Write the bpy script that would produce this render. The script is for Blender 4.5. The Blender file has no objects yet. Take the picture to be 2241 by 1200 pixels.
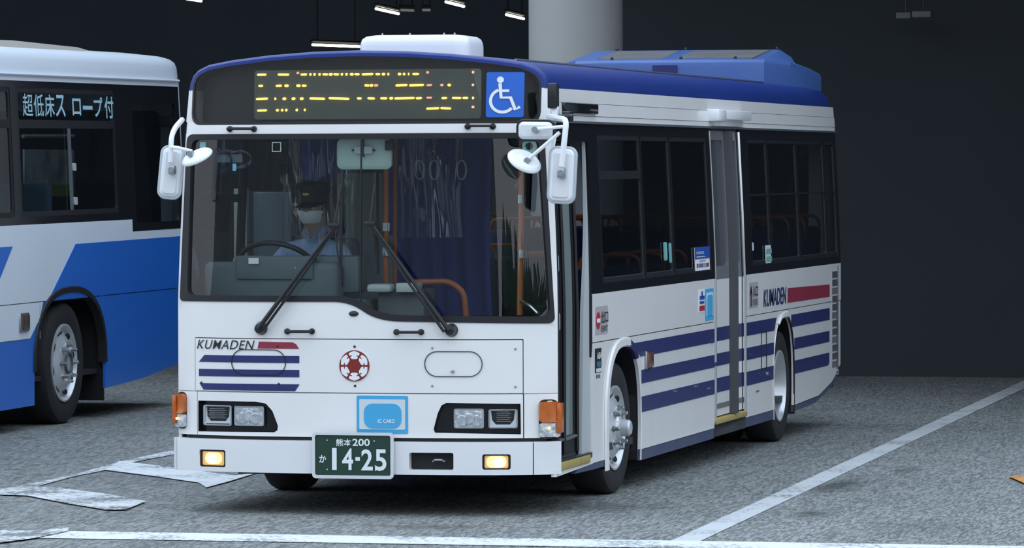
import bpy, bmesh, math, random
import numpy as np
from mathutils import Vector, Matrix, geometry

random.seed(7)
SC = bpy.context.scene
COL = SC.collection

# ------------------------------------------------------------------ camera
CAMW = Vector((7.1882, -26.5145, 2.0251))          # world position
YAW, PITCH, ROLL, FPX = -0.2333, -0.0228, -0.0031, 10340.15
CX, CY = 1120.5, 600.0
def cam_axes():
    cy, sy = math.cos(YAW), math.sin(YAW)
    f = Vector((sy, cy, 0)); r = Vector((cy, -sy, 0)); u = Vector((0, 0, 1))
    f2 = math.cos(PITCH)*f + math.sin(PITCH)*u
    u2 = -math.sin(PITCH)*f + math.cos(PITCH)*u
    r3 = math.cos(ROLL)*r + math.sin(ROLL)*u2
    u3 = -math.sin(ROLL)*r + math.cos(ROLL)*u2
    return r3, u3, f2
CR, CU, CF = cam_axes()
cam = bpy.data.cameras.new('camera'); camo = bpy.data.objects.new('camera', cam); COL.objects.link(camo)
cam.sensor_width = 36.0; cam.lens = 36.0*FPX/2241.0; cam.clip_end = 500; cam.clip_start = 0.5
M = Matrix((( CR.x, CU.x, -CF.x, CAMW.x), (CR.y, CU.y, -CF.y, CAMW.y), (CR.z, CU.z, -CF.z, CAMW.z), (0, 0, 0, 1)))
camo.matrix_world = M
SC.camera = camo
SC.view_settings.view_transform = 'Standard'; SC.view_settings.look = 'None'
SC.view_settings.gamma = 1.0; SC.view_settings.use_curve_mapping = False
SC.view_settings.exposure = 0.0

# ------------------------------------------------------------------ sky (bright, evenly clouded daylight)
wd = bpy.data.worlds.new('sky'); SC.world = wd; wd.use_nodes = True
nt = wd.node_tree; nt.nodes.clear()
wo = nt.nodes.new('ShaderNodeOutputWorld'); bg = nt.nodes.new('ShaderNodeBackground')
tc = nt.nodes.new('ShaderNodeTexCoord'); sp = nt.nodes.new('ShaderNodeSeparateXYZ'); rp = nt.nodes.new('ShaderNodeValToRGB')
nt.links.new(tc.outputs['Generated'], sp.inputs[0]); nt.links.new(sp.outputs['Z'], rp.inputs[0])
rp.color_ramp.elements[0].position = 0.0; rp.color_ramp.elements[0].color = (0.56, 0.60, 0.655, 1)
rp.color_ramp.elements[1].position = 1.0; rp.color_ramp.elements[1].color = (0.96, 1.17, 1.44, 1)
nt.links.new(rp.outputs[0], bg.inputs[0]); bg.inputs[1].default_value = 1.75
nt.links.new(bg.outputs[0], wo.inputs[0])

# ------------------------------------------------------------------ measuring: a picture point back to a place on a known surface
BUS = Vector((-0.03, 0.0, -0.02))                   # base of the white bus (its own frame: front y=0, kerb side +x)
CAML = CAMW - BUS
def ray(u, v): return CF + CR*((u-CX)/FPX) - CU*((v-CY)/FPX)
def on(u, v, ax, val, P=CAMW):
    d = ray(u, v); t = (val-P[ax])/d[ax]; return P + d*t
def ground(u, v): p = on(u, v, 2, 0.0); return (p.x, p.y)

# ------------------------------------------------------------------ materials
MATS = {}
def mat(name, col=(.8,.8,.8), rough=.5, metal=0., emit=None, estr=1., coat=0., noise=None, bump=None, trans=0., spec=.5, ior=1.45):
    if name in MATS: return MATS[name]
    m = bpy.data.materials.new(name); m.use_nodes = True; MATS[name] = m
    n = m.node_tree; b = n.nodes['Principled BSDF']
    b.inputs['Base Color'].default_value = (*col, 1); b.inputs['Roughness'].default_value = rough
    b.inputs['Metallic'].default_value = metal; b.inputs['Coat Weight'].default_value = coat
    b.inputs['Coat Roughness'].default_value = .05
    b.inputs['Specular IOR Level'].default_value = spec
    b.inputs['Transmission Weight'].default_value = trans; b.inputs['IOR'].default_value = ior
    if emit: b.inputs['Emission Color'].default_value = (*emit, 1); b.inputs['Emission Strength'].default_value = estr
    if noise or bump:
        t = n.nodes.new('ShaderNodeTexCoord')
    if noise:   # (scale, amount, other colour)
        s, amt, c2 = noise
        nz = n.nodes.new('ShaderNodeTexNoise'); nz.inputs['Scale'].default_value = s; nz.inputs['Detail'].default_value = 6
        n.links.new(t.outputs['Object'], nz.inputs['Vector'])
        r = n.nodes.new('ShaderNodeValToRGB'); r.color_ramp.elements[0].position = .42; r.color_ramp.elements[1].position = .75
        r.color_ramp.elements[0].color = (0,0,0,1); r.color_ramp.elements[1].color = (amt,amt,amt,1)
        n.links.new(nz.outputs['Fac'], r.inputs[0])
        mx = n.nodes.new('ShaderNodeMix'); mx.data_type = 'RGBA'
        mx.inputs['A'].default_value = (*col,1); mx.inputs['B'].default_value = (*c2,1)
        n.links.new(r.outputs[0], mx.inputs['Factor']); n.links.new(mx.outputs['Result'], b.inputs['Base Color'])
    if bump:    # (scale, strength, distance)
        s, st, ds = bump
        nz = n.nodes.new('ShaderNodeTexNoise'); nz.inputs['Scale'].default_value = s; nz.inputs['Detail'].default_value = 4
        n.links.new(t.outputs['Object'], nz.inputs['Vector'])
        bp = n.nodes.new('ShaderNodeBump'); bp.inputs['Strength'].default_value = st; bp.inputs['Distance'].default_value = ds
        n.links.new(nz.outputs['Fac'], bp.inputs['Height']); n.links.new(bp.outputs[0], b.inputs['Normal'])
    return m

def glass(name, tint=(.8,.85,.85), f0=.03, rough=.0, refl=(1,1,1)):
    """thin pane: clear transmission under a Fresnel reflection (Schlick)"""
    if name in MATS: return MATS[name]
    m = bpy.data.materials.new(name); m.use_nodes = True; MATS[name] = m
    n = m.node_tree; n.nodes.clear()
    o = n.nodes.new('ShaderNodeOutputMaterial'); mx = n.nodes.new('ShaderNodeMixShader')
    tr = n.nodes.new('ShaderNodeBsdfTransparent'); tr.inputs[0].default_value = (*tint,1)
    gl = n.nodes.new('ShaderNodeBsdfGlossy'); gl.inputs['Roughness'].default_value = rough; gl.inputs[0].default_value = (*refl,1)
    ge = n.nodes.new('ShaderNodeNewGeometry')
    dt = n.nodes.new('ShaderNodeVectorMath'); dt.operation = 'DOT_PRODUCT'
    n.links.new(ge.outputs['Normal'], dt.inputs[0]); n.links.new(ge.outputs['Incoming'], dt.inputs[1])
    def mth(op, a, bv=None, c=None):
        k = n.nodes.new('ShaderNodeMath'); k.operation = op
        if hasattr(a, 'is_linked'): n.links.new(a, k.inputs[0])
        else: k.inputs[0].default_value = a
        if bv is not None:
            if hasattr(bv, 'is_linked'): n.links.new(bv, k.inputs[1])
            else: k.inputs[1].default_value = bv
        return k.outputs[0]
    ab = mth('ABSOLUTE', dt.outputs['Value']); om = mth('SUBTRACT', 1.0, ab); p5 = mth('POWER', om, 5.0)
    k = mth('MULTIPLY', p5, 1-f0); F = mth('ADD', k, f0)
    n.links.new(F, mx.inputs[0]); n.links.new(tr.outputs[0], mx.inputs[1]); n.links.new(gl.outputs[0], mx.inputs[2])
    n.links.new(mx.outputs[0], o.inputs[0])
    return m

WHITE  = mat('white_paint', (.835,.815,.80), .28, coat=.3, noise=(2.2,.22,(.66,.67,.66)))
BUMPW  = mat('bumper_paint', (.78,.78,.79), .35, coat=.1, noise=(3.,.2,(.62,.63,.64)))
NAVY   = mat('navy_stripe', (.026,.033,.135), .35)
SKIRT  = mat('skirt_paint', (.06,.075,.15), .5, noise=(4,.5,(.12,.12,.13)))
BLUE   = mat('roof_blue', (.014,.035,.19), .38, coat=.0, spec=.3, noise=(1.5,.3,(.03,.05,.2)))
ACBLUE = mat('unit_blue', (.055,.12,.34), .4, noise=(2.5,.35,(.11,.17,.34)))
RED    = mat('red_vinyl', (.29,.03,.06), .4)
DKRED  = mat('emblem_red', (.22,.022,.018), .4)
BLACK  = mat('black_rubber', (.012,.012,.014), .5)
GLOSSB = mat('black_gloss', (.012,.013,.016), .12)
TRIMB  = mat('black_trim', (.02,.021,.025), .3)
LINING = mat('dark_lining', (.018,.019,.021), .8)
GREYP  = mat('grey_plastic', (.095,.105,.115), .6)
LGREY  = mat('light_grey', (.45,.48,.48), .5)
CREAM  = mat('cream_panel', (.66,.65,.50), .6)
PALE   = mat('pale_green_plastic', (.42,.52,.48), .45)
CHROME = mat('chrome', (.75,.77,.8), .12, 1.)
SILVER = mat('silver_rim', (.66,.68,.70), .3, .45, noise=(7,.35,(.45,.45,.45)))
STEEL  = mat('brushed_steel', (.42,.44,.46), .35, .9)
TYRE   = mat('tyre_rubber', (.018,.018,.02), .8, noise=(6,.5,(.035,.035,.035)))
ORANGE = mat('orange_rail', (.46,.13,.05), .4)
AMBER  = mat('amber_lens', (.55,.125,.012), .2, coat=.4, noise=(25,.6,(.33,.07,.01)))
CLEARL = mat('clear_lens', (.62,.65,.67), .15, .35, coat=.8, noise=(30,.8,(.22,.24,.26)), bump=(22,.9,.02))
FRAMEM = mat('plate_frame_metal', (.78,.79,.80), .3, .3)
REFLEC = mat('lamp_reflector', (.8,.82,.84), .1, 1.)
REFLW  = mat('lamp_chrome', (.85,.87,.88), .2, .35)
FOG    = mat('fog_light_lens', (.5,.35,.15), .3, emit=(1.,.50,.12), estr=.45)
FOGMID = mat('fog_light_glow', (.8,.6,.3), .3, emit=(1.,.66,.24), estr=1.1)
FOGHOT = mat('fog_light_bulb', (1,.9,.7), .3, emit=(1.,.86,.55), estr=5.)
BULB   = mat('marker_bulb', (1,.7,.3), .3, emit=(1.,.55,.16), estr=2.)
YELLOW = mat('yellow_step_edge', (.42,.33,.10), .5, noise=(12,.5,(.25,.2,.09)))
PLATE  = mat('plate_green', (.012,.045,.03), .5)
PWHITE = mat('plate_white', (.80,.84,.86), .4)
SIGNB  = mat('sign_blue', (.01,.12,.55), .35)
CYAN   = mat('sticker_cyan', (.06,.38,.66), .45)
PALEB  = mat('sticker_pale', (.62,.68,.70), .45)
STGREY = mat('sticker_grey', (.42,.38,.40), .5)
STRED  = mat('sticker_red', (.5,.02,.04), .4)
INK    = mat('black_ink', (.015,.015,.018), .5)
WHITEV = mat('white_vinyl', (.82,.83,.84), .4)
STBLUE = mat('sticker_blue', (.02,.08,.38), .4)
STGREEN= mat('sticker_green', (.2,.42,.36), .4)
MIRW   = mat('mirror_white', (.84,.85,.87), .3, coat=.2)
LEDBG  = mat('led_panel', (.085,.095,.075), .6, noise=(9,.5,(.06,.065,.058)))
LEDON  = mat('led_amber', (.8,.5,.1), .5, emit=(1.,.64,.10), estr=2.2)
LEDRED = mat('led_dim', (.7,.3,.2), .5, emit=(1.,.45,.25), estr=.9)
LOUVRE = mat('louvre_grey', (.12,.12,.12), .6, noise=(5,.4,(.2,.19,.18)))
GLASS  = glass('windscreen_glass', (.84,.90,.89), .06)
SGLASS = glass('side_glass', (.30,.33,.35), .03)
DGLASS = glass('door_glass', (.52,.60,.57), .03)
SIGNG  = glass('sign_glass', (.72,.75,.74), .02)
VINYL  = glass('clear_vinyl', (.92,.94,.94), .07, .04)

# ------------------------------------------------------------------ objects
def tag(o, label=None, cat=None, group=None, kind=None):
    if label: o['label'] = label
    if cat: o['category'] = cat
    if group: o['group'] = group
    if kind: o['kind'] = kind
    return o
def empty(name, loc, label, cat, group=None):
    o = bpy.data.objects.new(name, None); COL.objects.link(o); o.location = loc; o.empty_display_size = .2
    return tag(o, label, cat, group)
def link(name, me, m=None, parent=None, label=None, smooth=.6):
    o = bpy.data.objects.new(name, me); COL.objects.link(o)
    if m is not None and not me.materials: me.materials.append(m)
    if parent is not None: o.parent = parent
    if label: o['label'] = label
    if smooth:
        me.shade_smooth(); me.set_sharp_from_angle(angle=smooth)
    return o
def fin(bm, name, m=None, parent=None, label=None, smooth=.6):
    bmesh.ops.recalc_face_normals(bm, faces=bm.faces)
    me = bpy.data.meshes.new(name); bm.to_mesh(me); bm.free()
    return link(name, me, m, parent, label, smooth)

# ---- solid shapes added to a bmesh
def xf(bm, verts, mtx): bmesh.ops.transform(bm, matrix=mtx, verts=verts)
def abox(bm, x0, x1, y0, y1, z0, z1, bev=0., seg=2):
    r = bmesh.ops.create_cube(bm, size=1.0); vs = r['verts']
    for v in vs: v.co = Vector(((x0+x1)/2+v.co.x*(x1-x0), (y0+y1)/2+v.co.y*(y1-y0), (z0+z1)/2+v.co.z*(z1-z0)))
    if bev > 0:
        es = list({e for v in vs for e in v.link_edges})
        r = bmesh.ops.bevel(bm, geom=es, offset=bev, segments=seg, profile=.5, affect='EDGES')
        vs = [v for v in r['verts']]
    return vs
def atube(bm, pts, r, seg=8, cap=True, flat=1.0):
    pts = [Vector(p) for p in pts]; n = len(pts); rings = []
    rr = r if isinstance(r, (list, tuple)) else [r]*n
    up = None
    for i, p in enumerate(pts):
        d = (pts[min(i+1,n-1)]-pts[max(i-1,0)]).normalized()
        if up is None:
            up = Vector((0,0,1)) if abs(d.z) < .9 else Vector((1,0,0))
        s = d.cross(up).normalized(); up = s.cross(d).normalized()
        rings.append([bm.verts.new(p + s*math.cos(a)*rr[i]*flat + up*math.sin(a)*rr[i]) for a in [2*math.pi*k/seg for k in range(seg)]])
    for a, b in zip(rings, rings[1:]):
        for k in range(seg): bm.faces.new((a[k], a[(k+1)%seg], b[(k+1)%seg], b[k]))
    if cap: bm.faces.new(rings[0]); bm.faces.new(rings[-1])
    return [v for g in rings for v in g]
def alathe(bm, prof, c=(0,0,0), axis='x', seg=32, close=False):
    """prof: list of (along axis, radius)"""
    c = Vector(c); rings = []
    for h, r in prof:
        ring = []
        for k in range(seg):
            a = 2*math.pi*k/seg; p, q = math.cos(a)*r, math.sin(a)*r
            o = {'x': (h,p,q), 'y': (p,h,q), 'z': (p,q,h)}[axis]
            ring.append(bm.verts.new(c+Vector(o)))
        rings.append(ring)
    for a, b in zip(rings, rings[1:]):
        for k in range(seg): bm.faces.new((a[k], a[(k+1)%seg], b[(k+1)%seg], b[k]))
    if close:
        bm.faces.new(rings[0]); bm.faces.new(rings[-1])
    return [v for g in rings for v in g]
def bez(p0, p1, p2, n=8):
    p0, p1, p2 = Vector(p0), Vector(p1), Vector(p2)
    return [p0*(1-t)**2 + p1*2*t*(1-t) + p2*t*t for t in [i/n for i in range(n+1)]]
def smoothpath(pts, n=6):
    """round the corners of a polyline"""
    pts = [Vector(p) for p in pts]; out = [pts[0]]
    for a, b, c in zip(pts, pts[1:], pts[2:]):
        l = min((a-b).length, (c-b).length)*.45
        out += bez(b+(a-b).normalized()*l, b, b+(c-b).normalized()*l, n)
    return out+[pts[-1]]
def box(name, x0, x1, y0, y1, z0, z1, m, parent, bev=.0, label=None, smooth=.6):
    bm = bmesh.new(); abox(bm, x0, x1, y0, y1, z0, z1, bev); return fin(bm, name, m, parent, label, smooth)
def tube(name, pts, r, m, parent, seg=8, label=None, flat=1.):
    bm = bmesh.new(); atube(bm, pts, r, seg, flat=flat); return fin(bm, name, m, parent, label)

# ---- 2-D outlines
def rrect(a0, b0, a1, b1, r=.02, n=5):
    if a1 < a0: a0, a1 = a1, a0
    if b1 < b0: b0, b1 = b1, b0
    r = min(r, (a1-a0)/2-1e-4, (b1-b0)/2-1e-4)
    if r <= 0: return [(a0,b0),(a1,b0),(a1,b1),(a0,b1)]
    out = []
    for cx, cy, s in ((a1-r,b0+r,-90),(a1-r,b1-r,0),(a0+r,b1-r,90),(a0+r,b0+r,180)):
        for k in range(n+1):
            t = math.radians(s+90*k/n); out.append((cx+r*math.cos(t), cy+r*math.sin(t)))
    return out
def rpoly(pts, rad, n=5):
    """polygon with rounded corners; rad number or list"""
    out = []; N = len(pts)
    for i in range(N):
        r = rad[i] if isinstance(rad, (list,tuple)) else rad
        a, b, c = Vector(pts[i-1]), Vector(pts[i]), Vector(pts[(i+1)%N])
        if r <= 0: out.append(tuple(b)); continue
        l1 = min(r, (a-b).length*.48); l2 = min(r, (c-b).length*.48)
        p, q = b+(a-b).normalized()*l1, b+(c-b).normalized()*l2
        for k in range(n+1):
            t = k/n; v = p*(1-t)**2 + b*2*t*(1-t) + q*t*t; out.append((v.x, v.y))
    return out
def circ(cx, cy, r, n=28, ry=None): return [(cx+r*math.cos(2*math.pi*k/n), cy+(ry or r)*math.sin(2*math.pi*k/n)) for k in range(n)]
def subdiv(poly, st):
    out = []
    for i, p in enumerate(poly):
        q = poly[(i+1)%len(poly)]; L = max(abs(q[0]-p[0])/st[0], abs(q[1]-p[1])/st[1]); k = max(1, math.ceil(L))
        for j in range(k): out.append((p[0]+(q[0]-p[0])*j/k, p[1]+(q[1]-p[1])*j/k))
    return out
def inside(P, poly):
    x, y = P[...,0], P[...,1]; c = np.zeros(x.shape, bool); n = len(poly)
    for i in range(n):
        (x1,y1), (x2,y2) = poly[i-1], poly[i]
        if y1 == y2: continue
        k = ((y1 > y) != (y2 > y)) & (x < (x2-x1)*(y-y1)/(y2-y1)+x1); c ^= k
    return c
def flat_mesh(outer, holes=(), st=(.25,.25)):
    """2-D constrained triangulation -> verts, tris, boundary edges"""
    loops = [subdiv(list(p), st) for p in [outer]+list(holes)]
    vs = []; es = []
    for lp in loops:
        b = len(vs); vs += lp; es += [(b+i, b+(i+1)%len(lp)) for i in range(len(lp))]
    a = np.array(loops[0]); lo, hi = a.min(0), a.max(0)
    nx, ny = int((hi[0]-lo[0])/st[0]), int((hi[1]-lo[1])/st[1])
    if nx > 0 and ny > 0 and (nx > 1 or ny > 1):
        g = [(lo[0]+(hi[0]-lo[0])*(i+.5)/(nx+1), lo[1]+(hi[1]-lo[1])*(j+.5)/(ny+1)) for i in range(nx+1) for j in range(ny+1)]
        G = np.array(g); k = inside(G, loops[0])
        for h in loops[1:]: k &= ~inside(G, h)
        bd = np.array(vs)
        for p in G[k]:
            d = np.abs((bd-p)/np.array(st)).max(1).min()
            if d > .3: vs.append((float(p[0]), float(p[1])))
    r = geometry.delaunay_2d_cdt([Vector(v) for v in vs], es, [], 0, 1e-6)
    V = np.array([(v.x, v.y) for v in r[0]]); T = np.array([t for t in r[2] if len(t) == 3])
    C = V[T].mean(1); k = inside(C, loops[0])
    for h in loops[1:]: k &= ~inside(C, h)
    return V, T[k]
def surf_mesh(V, T, fn, off=0., th=0.):
    """flat mesh laid on the surface fn(a,b,d); th>0 gives it thickness behind"""
    bm = bmesh.new(); f = [bm.verts.new(fn(a,b,off)) for a, b in V]
    for t in T: bm.faces.new([f[i] for i in t])
    if th > 0:
        bk = [bm.verts.new(fn(a,b,off-th)) for a, b in V]
        cnt = {}
        for t in T:
            bm.faces.new([bk[i] for i in reversed(t)])
            for i in range(3):
                e = (t[i], t[(i+1)%3]); k = (min(e), max(e)); cnt[k] = cnt.get(k, [])+[e]
        for k, l in cnt.items():
            if len(l) == 1:
                a, b = l[0]; bm.faces.new((f[a], bk[a], bk[b], f[b]))
    for v in [v for v in bm.verts if not v.link_faces]: bm.verts.remove(v)
    return bm
def patch(name, fn, outer, m, parent, holes=(), off=0., th=.02, st=(.25,.25), label=None, smooth=.6):
    V, T = flat_mesh(outer, holes, st)
    bm = surf_mesh(V, T, fn, off, th)
    if th > 0: bmesh.ops.recalc_face_normals(bm, faces=bm.faces)
    me = bpy.data.meshes.new(name); bm.to_mesh(me); bm.free()
    return link(name, me, m, parent, label, smooth)
def text2d(body, bold=.0, shear=0., res=3, space=1.):
    cu = bpy.data.curves.new('t', 'FONT'); cu.body = body; cu.offset = bold; cu.shear = shear; cu.resolution_u = res; cu.space_character = space
    o = bpy.data.objects.new('t', cu); COL.objects.link(o)
    dg = bpy.context.evaluated_depsgraph_get(); me = bpy.data.meshes.new_from_object(o.evaluated_get(dg))
    V = np.array([(v.co.x, v.co.y) for v in me.vertices]); P = [tuple(p.vertices) for p in me.polygons]
    bpy.data.objects.remove(o); bpy.data.curves.remove(cu); bpy.data.meshes.remove(me)
    return V, P
def lettering(name, fn, body, a0, b0, a1, b1, m, parent, off=.004, bold=0., shear=0., label=None, space=1., th=0.):
    V, P = text2d(body, bold, shear, space=space)
    lo, hi = V.min(0), V.max(0)
    V = (V-lo)/(hi-lo)*np.array([a1-a0, b1-b0]) + np.array([a0, b0])
    bm = bmesh.new(); vs = [bm.verts.new(fn(a,b,off)) for a, b in V]
    for p in P:
        try: bm.faces.new([vs[i] for i in p])
        except ValueError: pass
    me = bpy.data.meshes.new(name); bm.to_mesh(me); bm.free()
    return link(name, me, m, parent, label, 0)
# ================================================================== the setting
def asphalt():
    m = bpy.data.materials.new('asphalt'); m.use_nodes = True; n = m.node_tree; b = n.nodes['Principled BSDF']; L = n.links.new
    t = n.nodes.new('ShaderNodeTexCoord'); P = t.outputs['Object']
    def nz(scale, det=5, rough=.6):
        k = n.nodes.new('ShaderNodeTexNoise'); k.inputs['Scale'].default_value = scale; k.inputs['Detail'].default_value = det
        k.inputs['Roughness'].default_value = rough; L(P, k.inputs['Vector']); return k.outputs['Fac']
    def ramp(f, p0, c0, p1, c1):
        r = n.nodes.new('ShaderNodeValToRGB'); e = r.color_ramp.elements
        e[0].position, e[0].color, e[1].position, e[1].color = p0, (*c0,1), p1, (*c1,1); L(f, r.inputs[0]); return r.outputs[0]
    def mix(f, A, B, mode='MIX'):
        x = n.nodes.new('ShaderNodeMix'); x.data_type = 'RGBA'; x.blend_type = mode
        for s, v in (('Factor', f), ('A', A), ('B', B)):
            if isinstance(v, tuple): x.inputs[s].default_value = (*v,1)
            elif isinstance(v, float): x.inputs[s].default_value = v
            else: L(v, x.inputs[s])
        return x.outputs['Result']
    base = ramp(nz(.5, 6), .3, (.172,.180,.176), .7, (.212,.220,.214))
    vo = n.nodes.new('ShaderNodeTexVoronoi'); vo.inputs['Scale'].default_value = 1.0
    ms = n.nodes.new('ShaderNodeMapping'); L(P, ms.inputs[0]); ms.inputs['Scale'].default_value = (88, 11, 1); L(ms.outputs[0], vo.inputs['Vector'])
    cell = n.nodes.new('ShaderNodeSeparateColor'); L(vo.outputs['Color'], cell.inputs[0])
    speck = ramp(cell.outputs[0], .1, (.62,.62,.63), .95, (1.5,1.5,1.48))
    col = mix(1.0, base, speck, 'MULTIPLY')
    fz = n.nodes.new('ShaderNodeTexNoise'); fz.inputs['Scale'].default_value = 2.2; fz.inputs['Detail'].default_value = 3; L(ms.outputs[0], fz.inputs['Vector'])
    fine = ramp(fz.outputs['Fac'], .35, (.7,.7,.7), .68, (1.35,1.35,1.35)); col = mix(1.0, col, fine, 'MULTIPLY')
    # streaks of old paint and dust, drawn out across the lane
    mp = n.nodes.new('ShaderNodeMapping'); L(P, mp.inputs[0]); mp.inputs['Scale'].default_value = (.35, 3.2, 1)
    s = n.nodes.new('ShaderNodeTexNoise'); s.inputs['Scale'].default_value = 1.6; s.inputs['Detail'].default_value = 8; L(mp.outputs[0], s.inputs['Vector'])
    col = mix(ramp(s.outputs['Fac'], .66, (0,0,0), .78, (.35,.35,.35)), col, (.27,.28,.28))
    # oil stains
    for cx, cy, rx, ry, a in ((2.30,2.95,.20,.85,.75), (2.56,.52,.17,.42,.7), (2.50,4.6,.12,.5,.5), (1.2,.9,.5,.5,.5), (3.3,-.3,.5,1.0,.3), (.6,-.8,.5,.3,.4)):
        k = n.nodes.new('ShaderNodeMapping'); L(P, k.inputs[0]); k.inputs['Location'].default_value = (-cx/rx, -cy/ry, 0); k.inputs['Scale'].default_value = (1/rx, 1/ry, 0)
        ln = n.nodes.new('ShaderNodeVectorMath'); ln.operation = 'LENGTH'; L(k.outputs[0], ln.inputs[0])
        ad = n.nodes.new('ShaderNodeMath'); ad.operation = 'MULTIPLY_ADD'; L(nz(5.5, 5), ad.inputs[0]); ad.inputs[1].default_value = 1.9; L(ln.outputs['Value'], ad.inputs[2])
        hf = n.nodes.new('ShaderNodeMath'); hf.operation = 'MULTIPLY'; L(ad.outputs[0], hf.inputs[0]); hf.inputs[1].default_value = .5
        col = mix(ramp(hf.outputs[0], .55, (a,a,a), .95, (0,0,0)), col, (.045,.048,.044))
    L(col, b.inputs['Base Color']); b.inputs['Roughness'].default_value = .85; b.inputs['Specular IOR Level'].default_value = .05
    bp = n.nodes.new('ShaderNodeBump'); bp.inputs['Strength'].default_value = .25; bp.inputs['Distance'].default_value = .004
    #L(vo.outputs['Distance'], bp.inputs['Height'])
    return m
def road_paint(name, c, wear):
    m = bpy.data.materials.new(name); m.use_nodes = True; n = m.node_tree; b = n.nodes['Principled BSDF']; L = n.links.new
    t = n.nodes.new('ShaderNodeTexCoord')
    k = n.nodes.new('ShaderNodeTexNoise'); k.inputs['Scale'].default_value = 26; k.inputs['Detail'].default_value = 9; k.inputs['Roughness'].default_value = .75
    L(t.outputs['Object'], k.inputs['Vector'])
    k2 = n.nodes.new('ShaderNodeTexNoise'); k2.inputs['Scale'].default_value = 1.7; L(t.outputs['Object'], k2.inputs['Vector'])
    ad = n.nodes.new('ShaderNodeMath'); ad.operation = 'MULTIPLY_ADD'; L(k2.outputs['Fac'], ad.inputs[0]); ad.inputs[1].default_value = .55; L(k.outputs['Fac'], ad.inputs[2])
    r = n.nodes.new('ShaderNodeValToRGB'); e = r.color_ramp.elements; L(ad.outputs[0], r.inputs[0])
    e[0].position, e[0].color = wear, (*c,1); e[1].position, e[1].color = wear+.10, (.13,.14,.14,1)
    L(r.outputs[0], b.inputs['Base Color']); b.inputs['Roughness'].default_value = .75
    return m
def flatfn(z0): return lambda a, b, d: Vector((a, b, z0+d))
road_bm = bmesh.new()
V = [(-120,-90),(120,-90),(120,105),(-120,105)]
road_bm.faces.new([road_bm.verts.new((x,y,0)) for x, y in V])
ROAD = fin(road_bm, 'asphalt_road', asphalt()); tag(ROAD, 'grey asphalt forecourt under and in front of the buses', None, None, 'structure')
PAINT = road_paint('worn_white_paint', (.66,.68,.69), .80); PAINT2 = road_paint('very_worn_white_paint', (.62,.64,.65), .74)
PAINT3 = road_paint('pale_white_paint', (.50,.52,.53), .83); ORPAINT = road_paint('orange_paint', (.62,.26,.06), .84)
NMARK = [0]
def marking(px=None, pts=None, m=PAINT, label=None):
    pts = pts or [ground(*p) for p in px]
    NMARK[0] += 1; o = patch('lane_marking', flatfn(0), pts, m, ROAD, off=.003+.0012*NMARK[0], th=.002, st=(3,3), label=label, smooth=0)
    return o
a, b = Vector(ground(1463,1188)), Vector(ground(2241,834)); d = (b-a).normalized(); w = Vector((.158,.0))
e = a + d*32; marking(pts=[tuple(a-d*.05), tuple(a+w-d*.05), tuple(e+w), tuple(e)], m=PAINT3, label='long straight lane line receding beside the bus')
a, b = Vector(ground(600,1172)), Vector(ground(1990,1194)); d = (b-a).normalized()
p, q = a-d*5.2, b+d*5; w = Vector((0,-.48)); marking(pts=[tuple(p), tuple(p+w), tuple(q+w), tuple(q)], label='white line across the front of the bay')
marking(px=[(0,1073),(72,1060),(175,1037),(262,1013),(378,987),(470,964),(470,973),(378,997),(290,1014),(231,1031),(162,1045),(94,1063),(0,1085)], m=PAINT2, label='worn side line of the bay')
marking(px=[(0,1073),(0,1085),(-70,1097),(-70,1084)], m=PAINT2)
marking(px=[(228,1031),(262,1012),(378,1026),(512,1044),(566,1037),(500,1057),(452,1070),(434,1059),(330,1044)], label='white cross bar beside the bumper')
marking(px=[(59,1063),(103,1068),(250,1087),(319,1101),(290,1113),(275,1119),(231,1119),(141,1104),(60,1088),(0,1086)], m=PAINT2, label='faded white cross bar')
marking(px=[(-60,1183),(-60,1200),(75,1182),(150,1166),(150,1159),(60,1168)], m=PAINT2)
marking(px=[(2208,1047),(2262,1040),(2300,1058),(2262,1071)], m=ORPAINT, label='orange painted arrow tip')

# ---- covered bus terminal behind: a deep dark hall under a concrete deck
DECK = mat('deck_concrete', (.20,.21,.22), .85, noise=(1.2,.4,(.13,.14,.15)), bump=(6,.2,.01))
DKW = mat('hall_darkness', (.029,.036,.044), .8, noise=(.8,.5,(.022,.027,.033)))  # darkness of the hall put into the wall colour
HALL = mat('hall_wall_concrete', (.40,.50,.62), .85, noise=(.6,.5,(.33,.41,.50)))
def prism(name, pts, z0, z1, m):
    bm = bmesh.new(); lo = [bm.verts.new((x,y,z0)) for x, y in pts]; hi = [bm.verts.new((x,y,z1)) for x, y in pts]
    bm.faces.new(lo); bm.faces.new(hi)
    for i in range(len(pts)): j = (i+1)%len(pts); bm.faces.new((lo[i], lo[j], hi[j], hi[i]))
    return fin(bm, name, m, None, None, 0)
CEILZ = 6.2
ceil = tag(prism('ceiling', [(-70,17),(-3,14.6),(1.5,9.6),(30,5.5),(60,5.5),(60,64),(-70,64)], CEILZ, 7.4, DECK), 'dark concrete deck roofing the terminal hall', None, None, 'structure')
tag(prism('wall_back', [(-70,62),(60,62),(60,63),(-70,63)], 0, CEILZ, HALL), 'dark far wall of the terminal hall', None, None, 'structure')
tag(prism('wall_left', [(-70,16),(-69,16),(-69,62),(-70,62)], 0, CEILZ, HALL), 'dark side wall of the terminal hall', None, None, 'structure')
tag(prism('wall_right', [(7.2,9.5),(7.6,9.5),(7.6,62),(7.2,62)], 0, CEILZ, HALL), 'unseen right wall of the terminal hall, set close to block side light', None, None, 'structure')  # out of view; placed to cut light coming from the right
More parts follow.
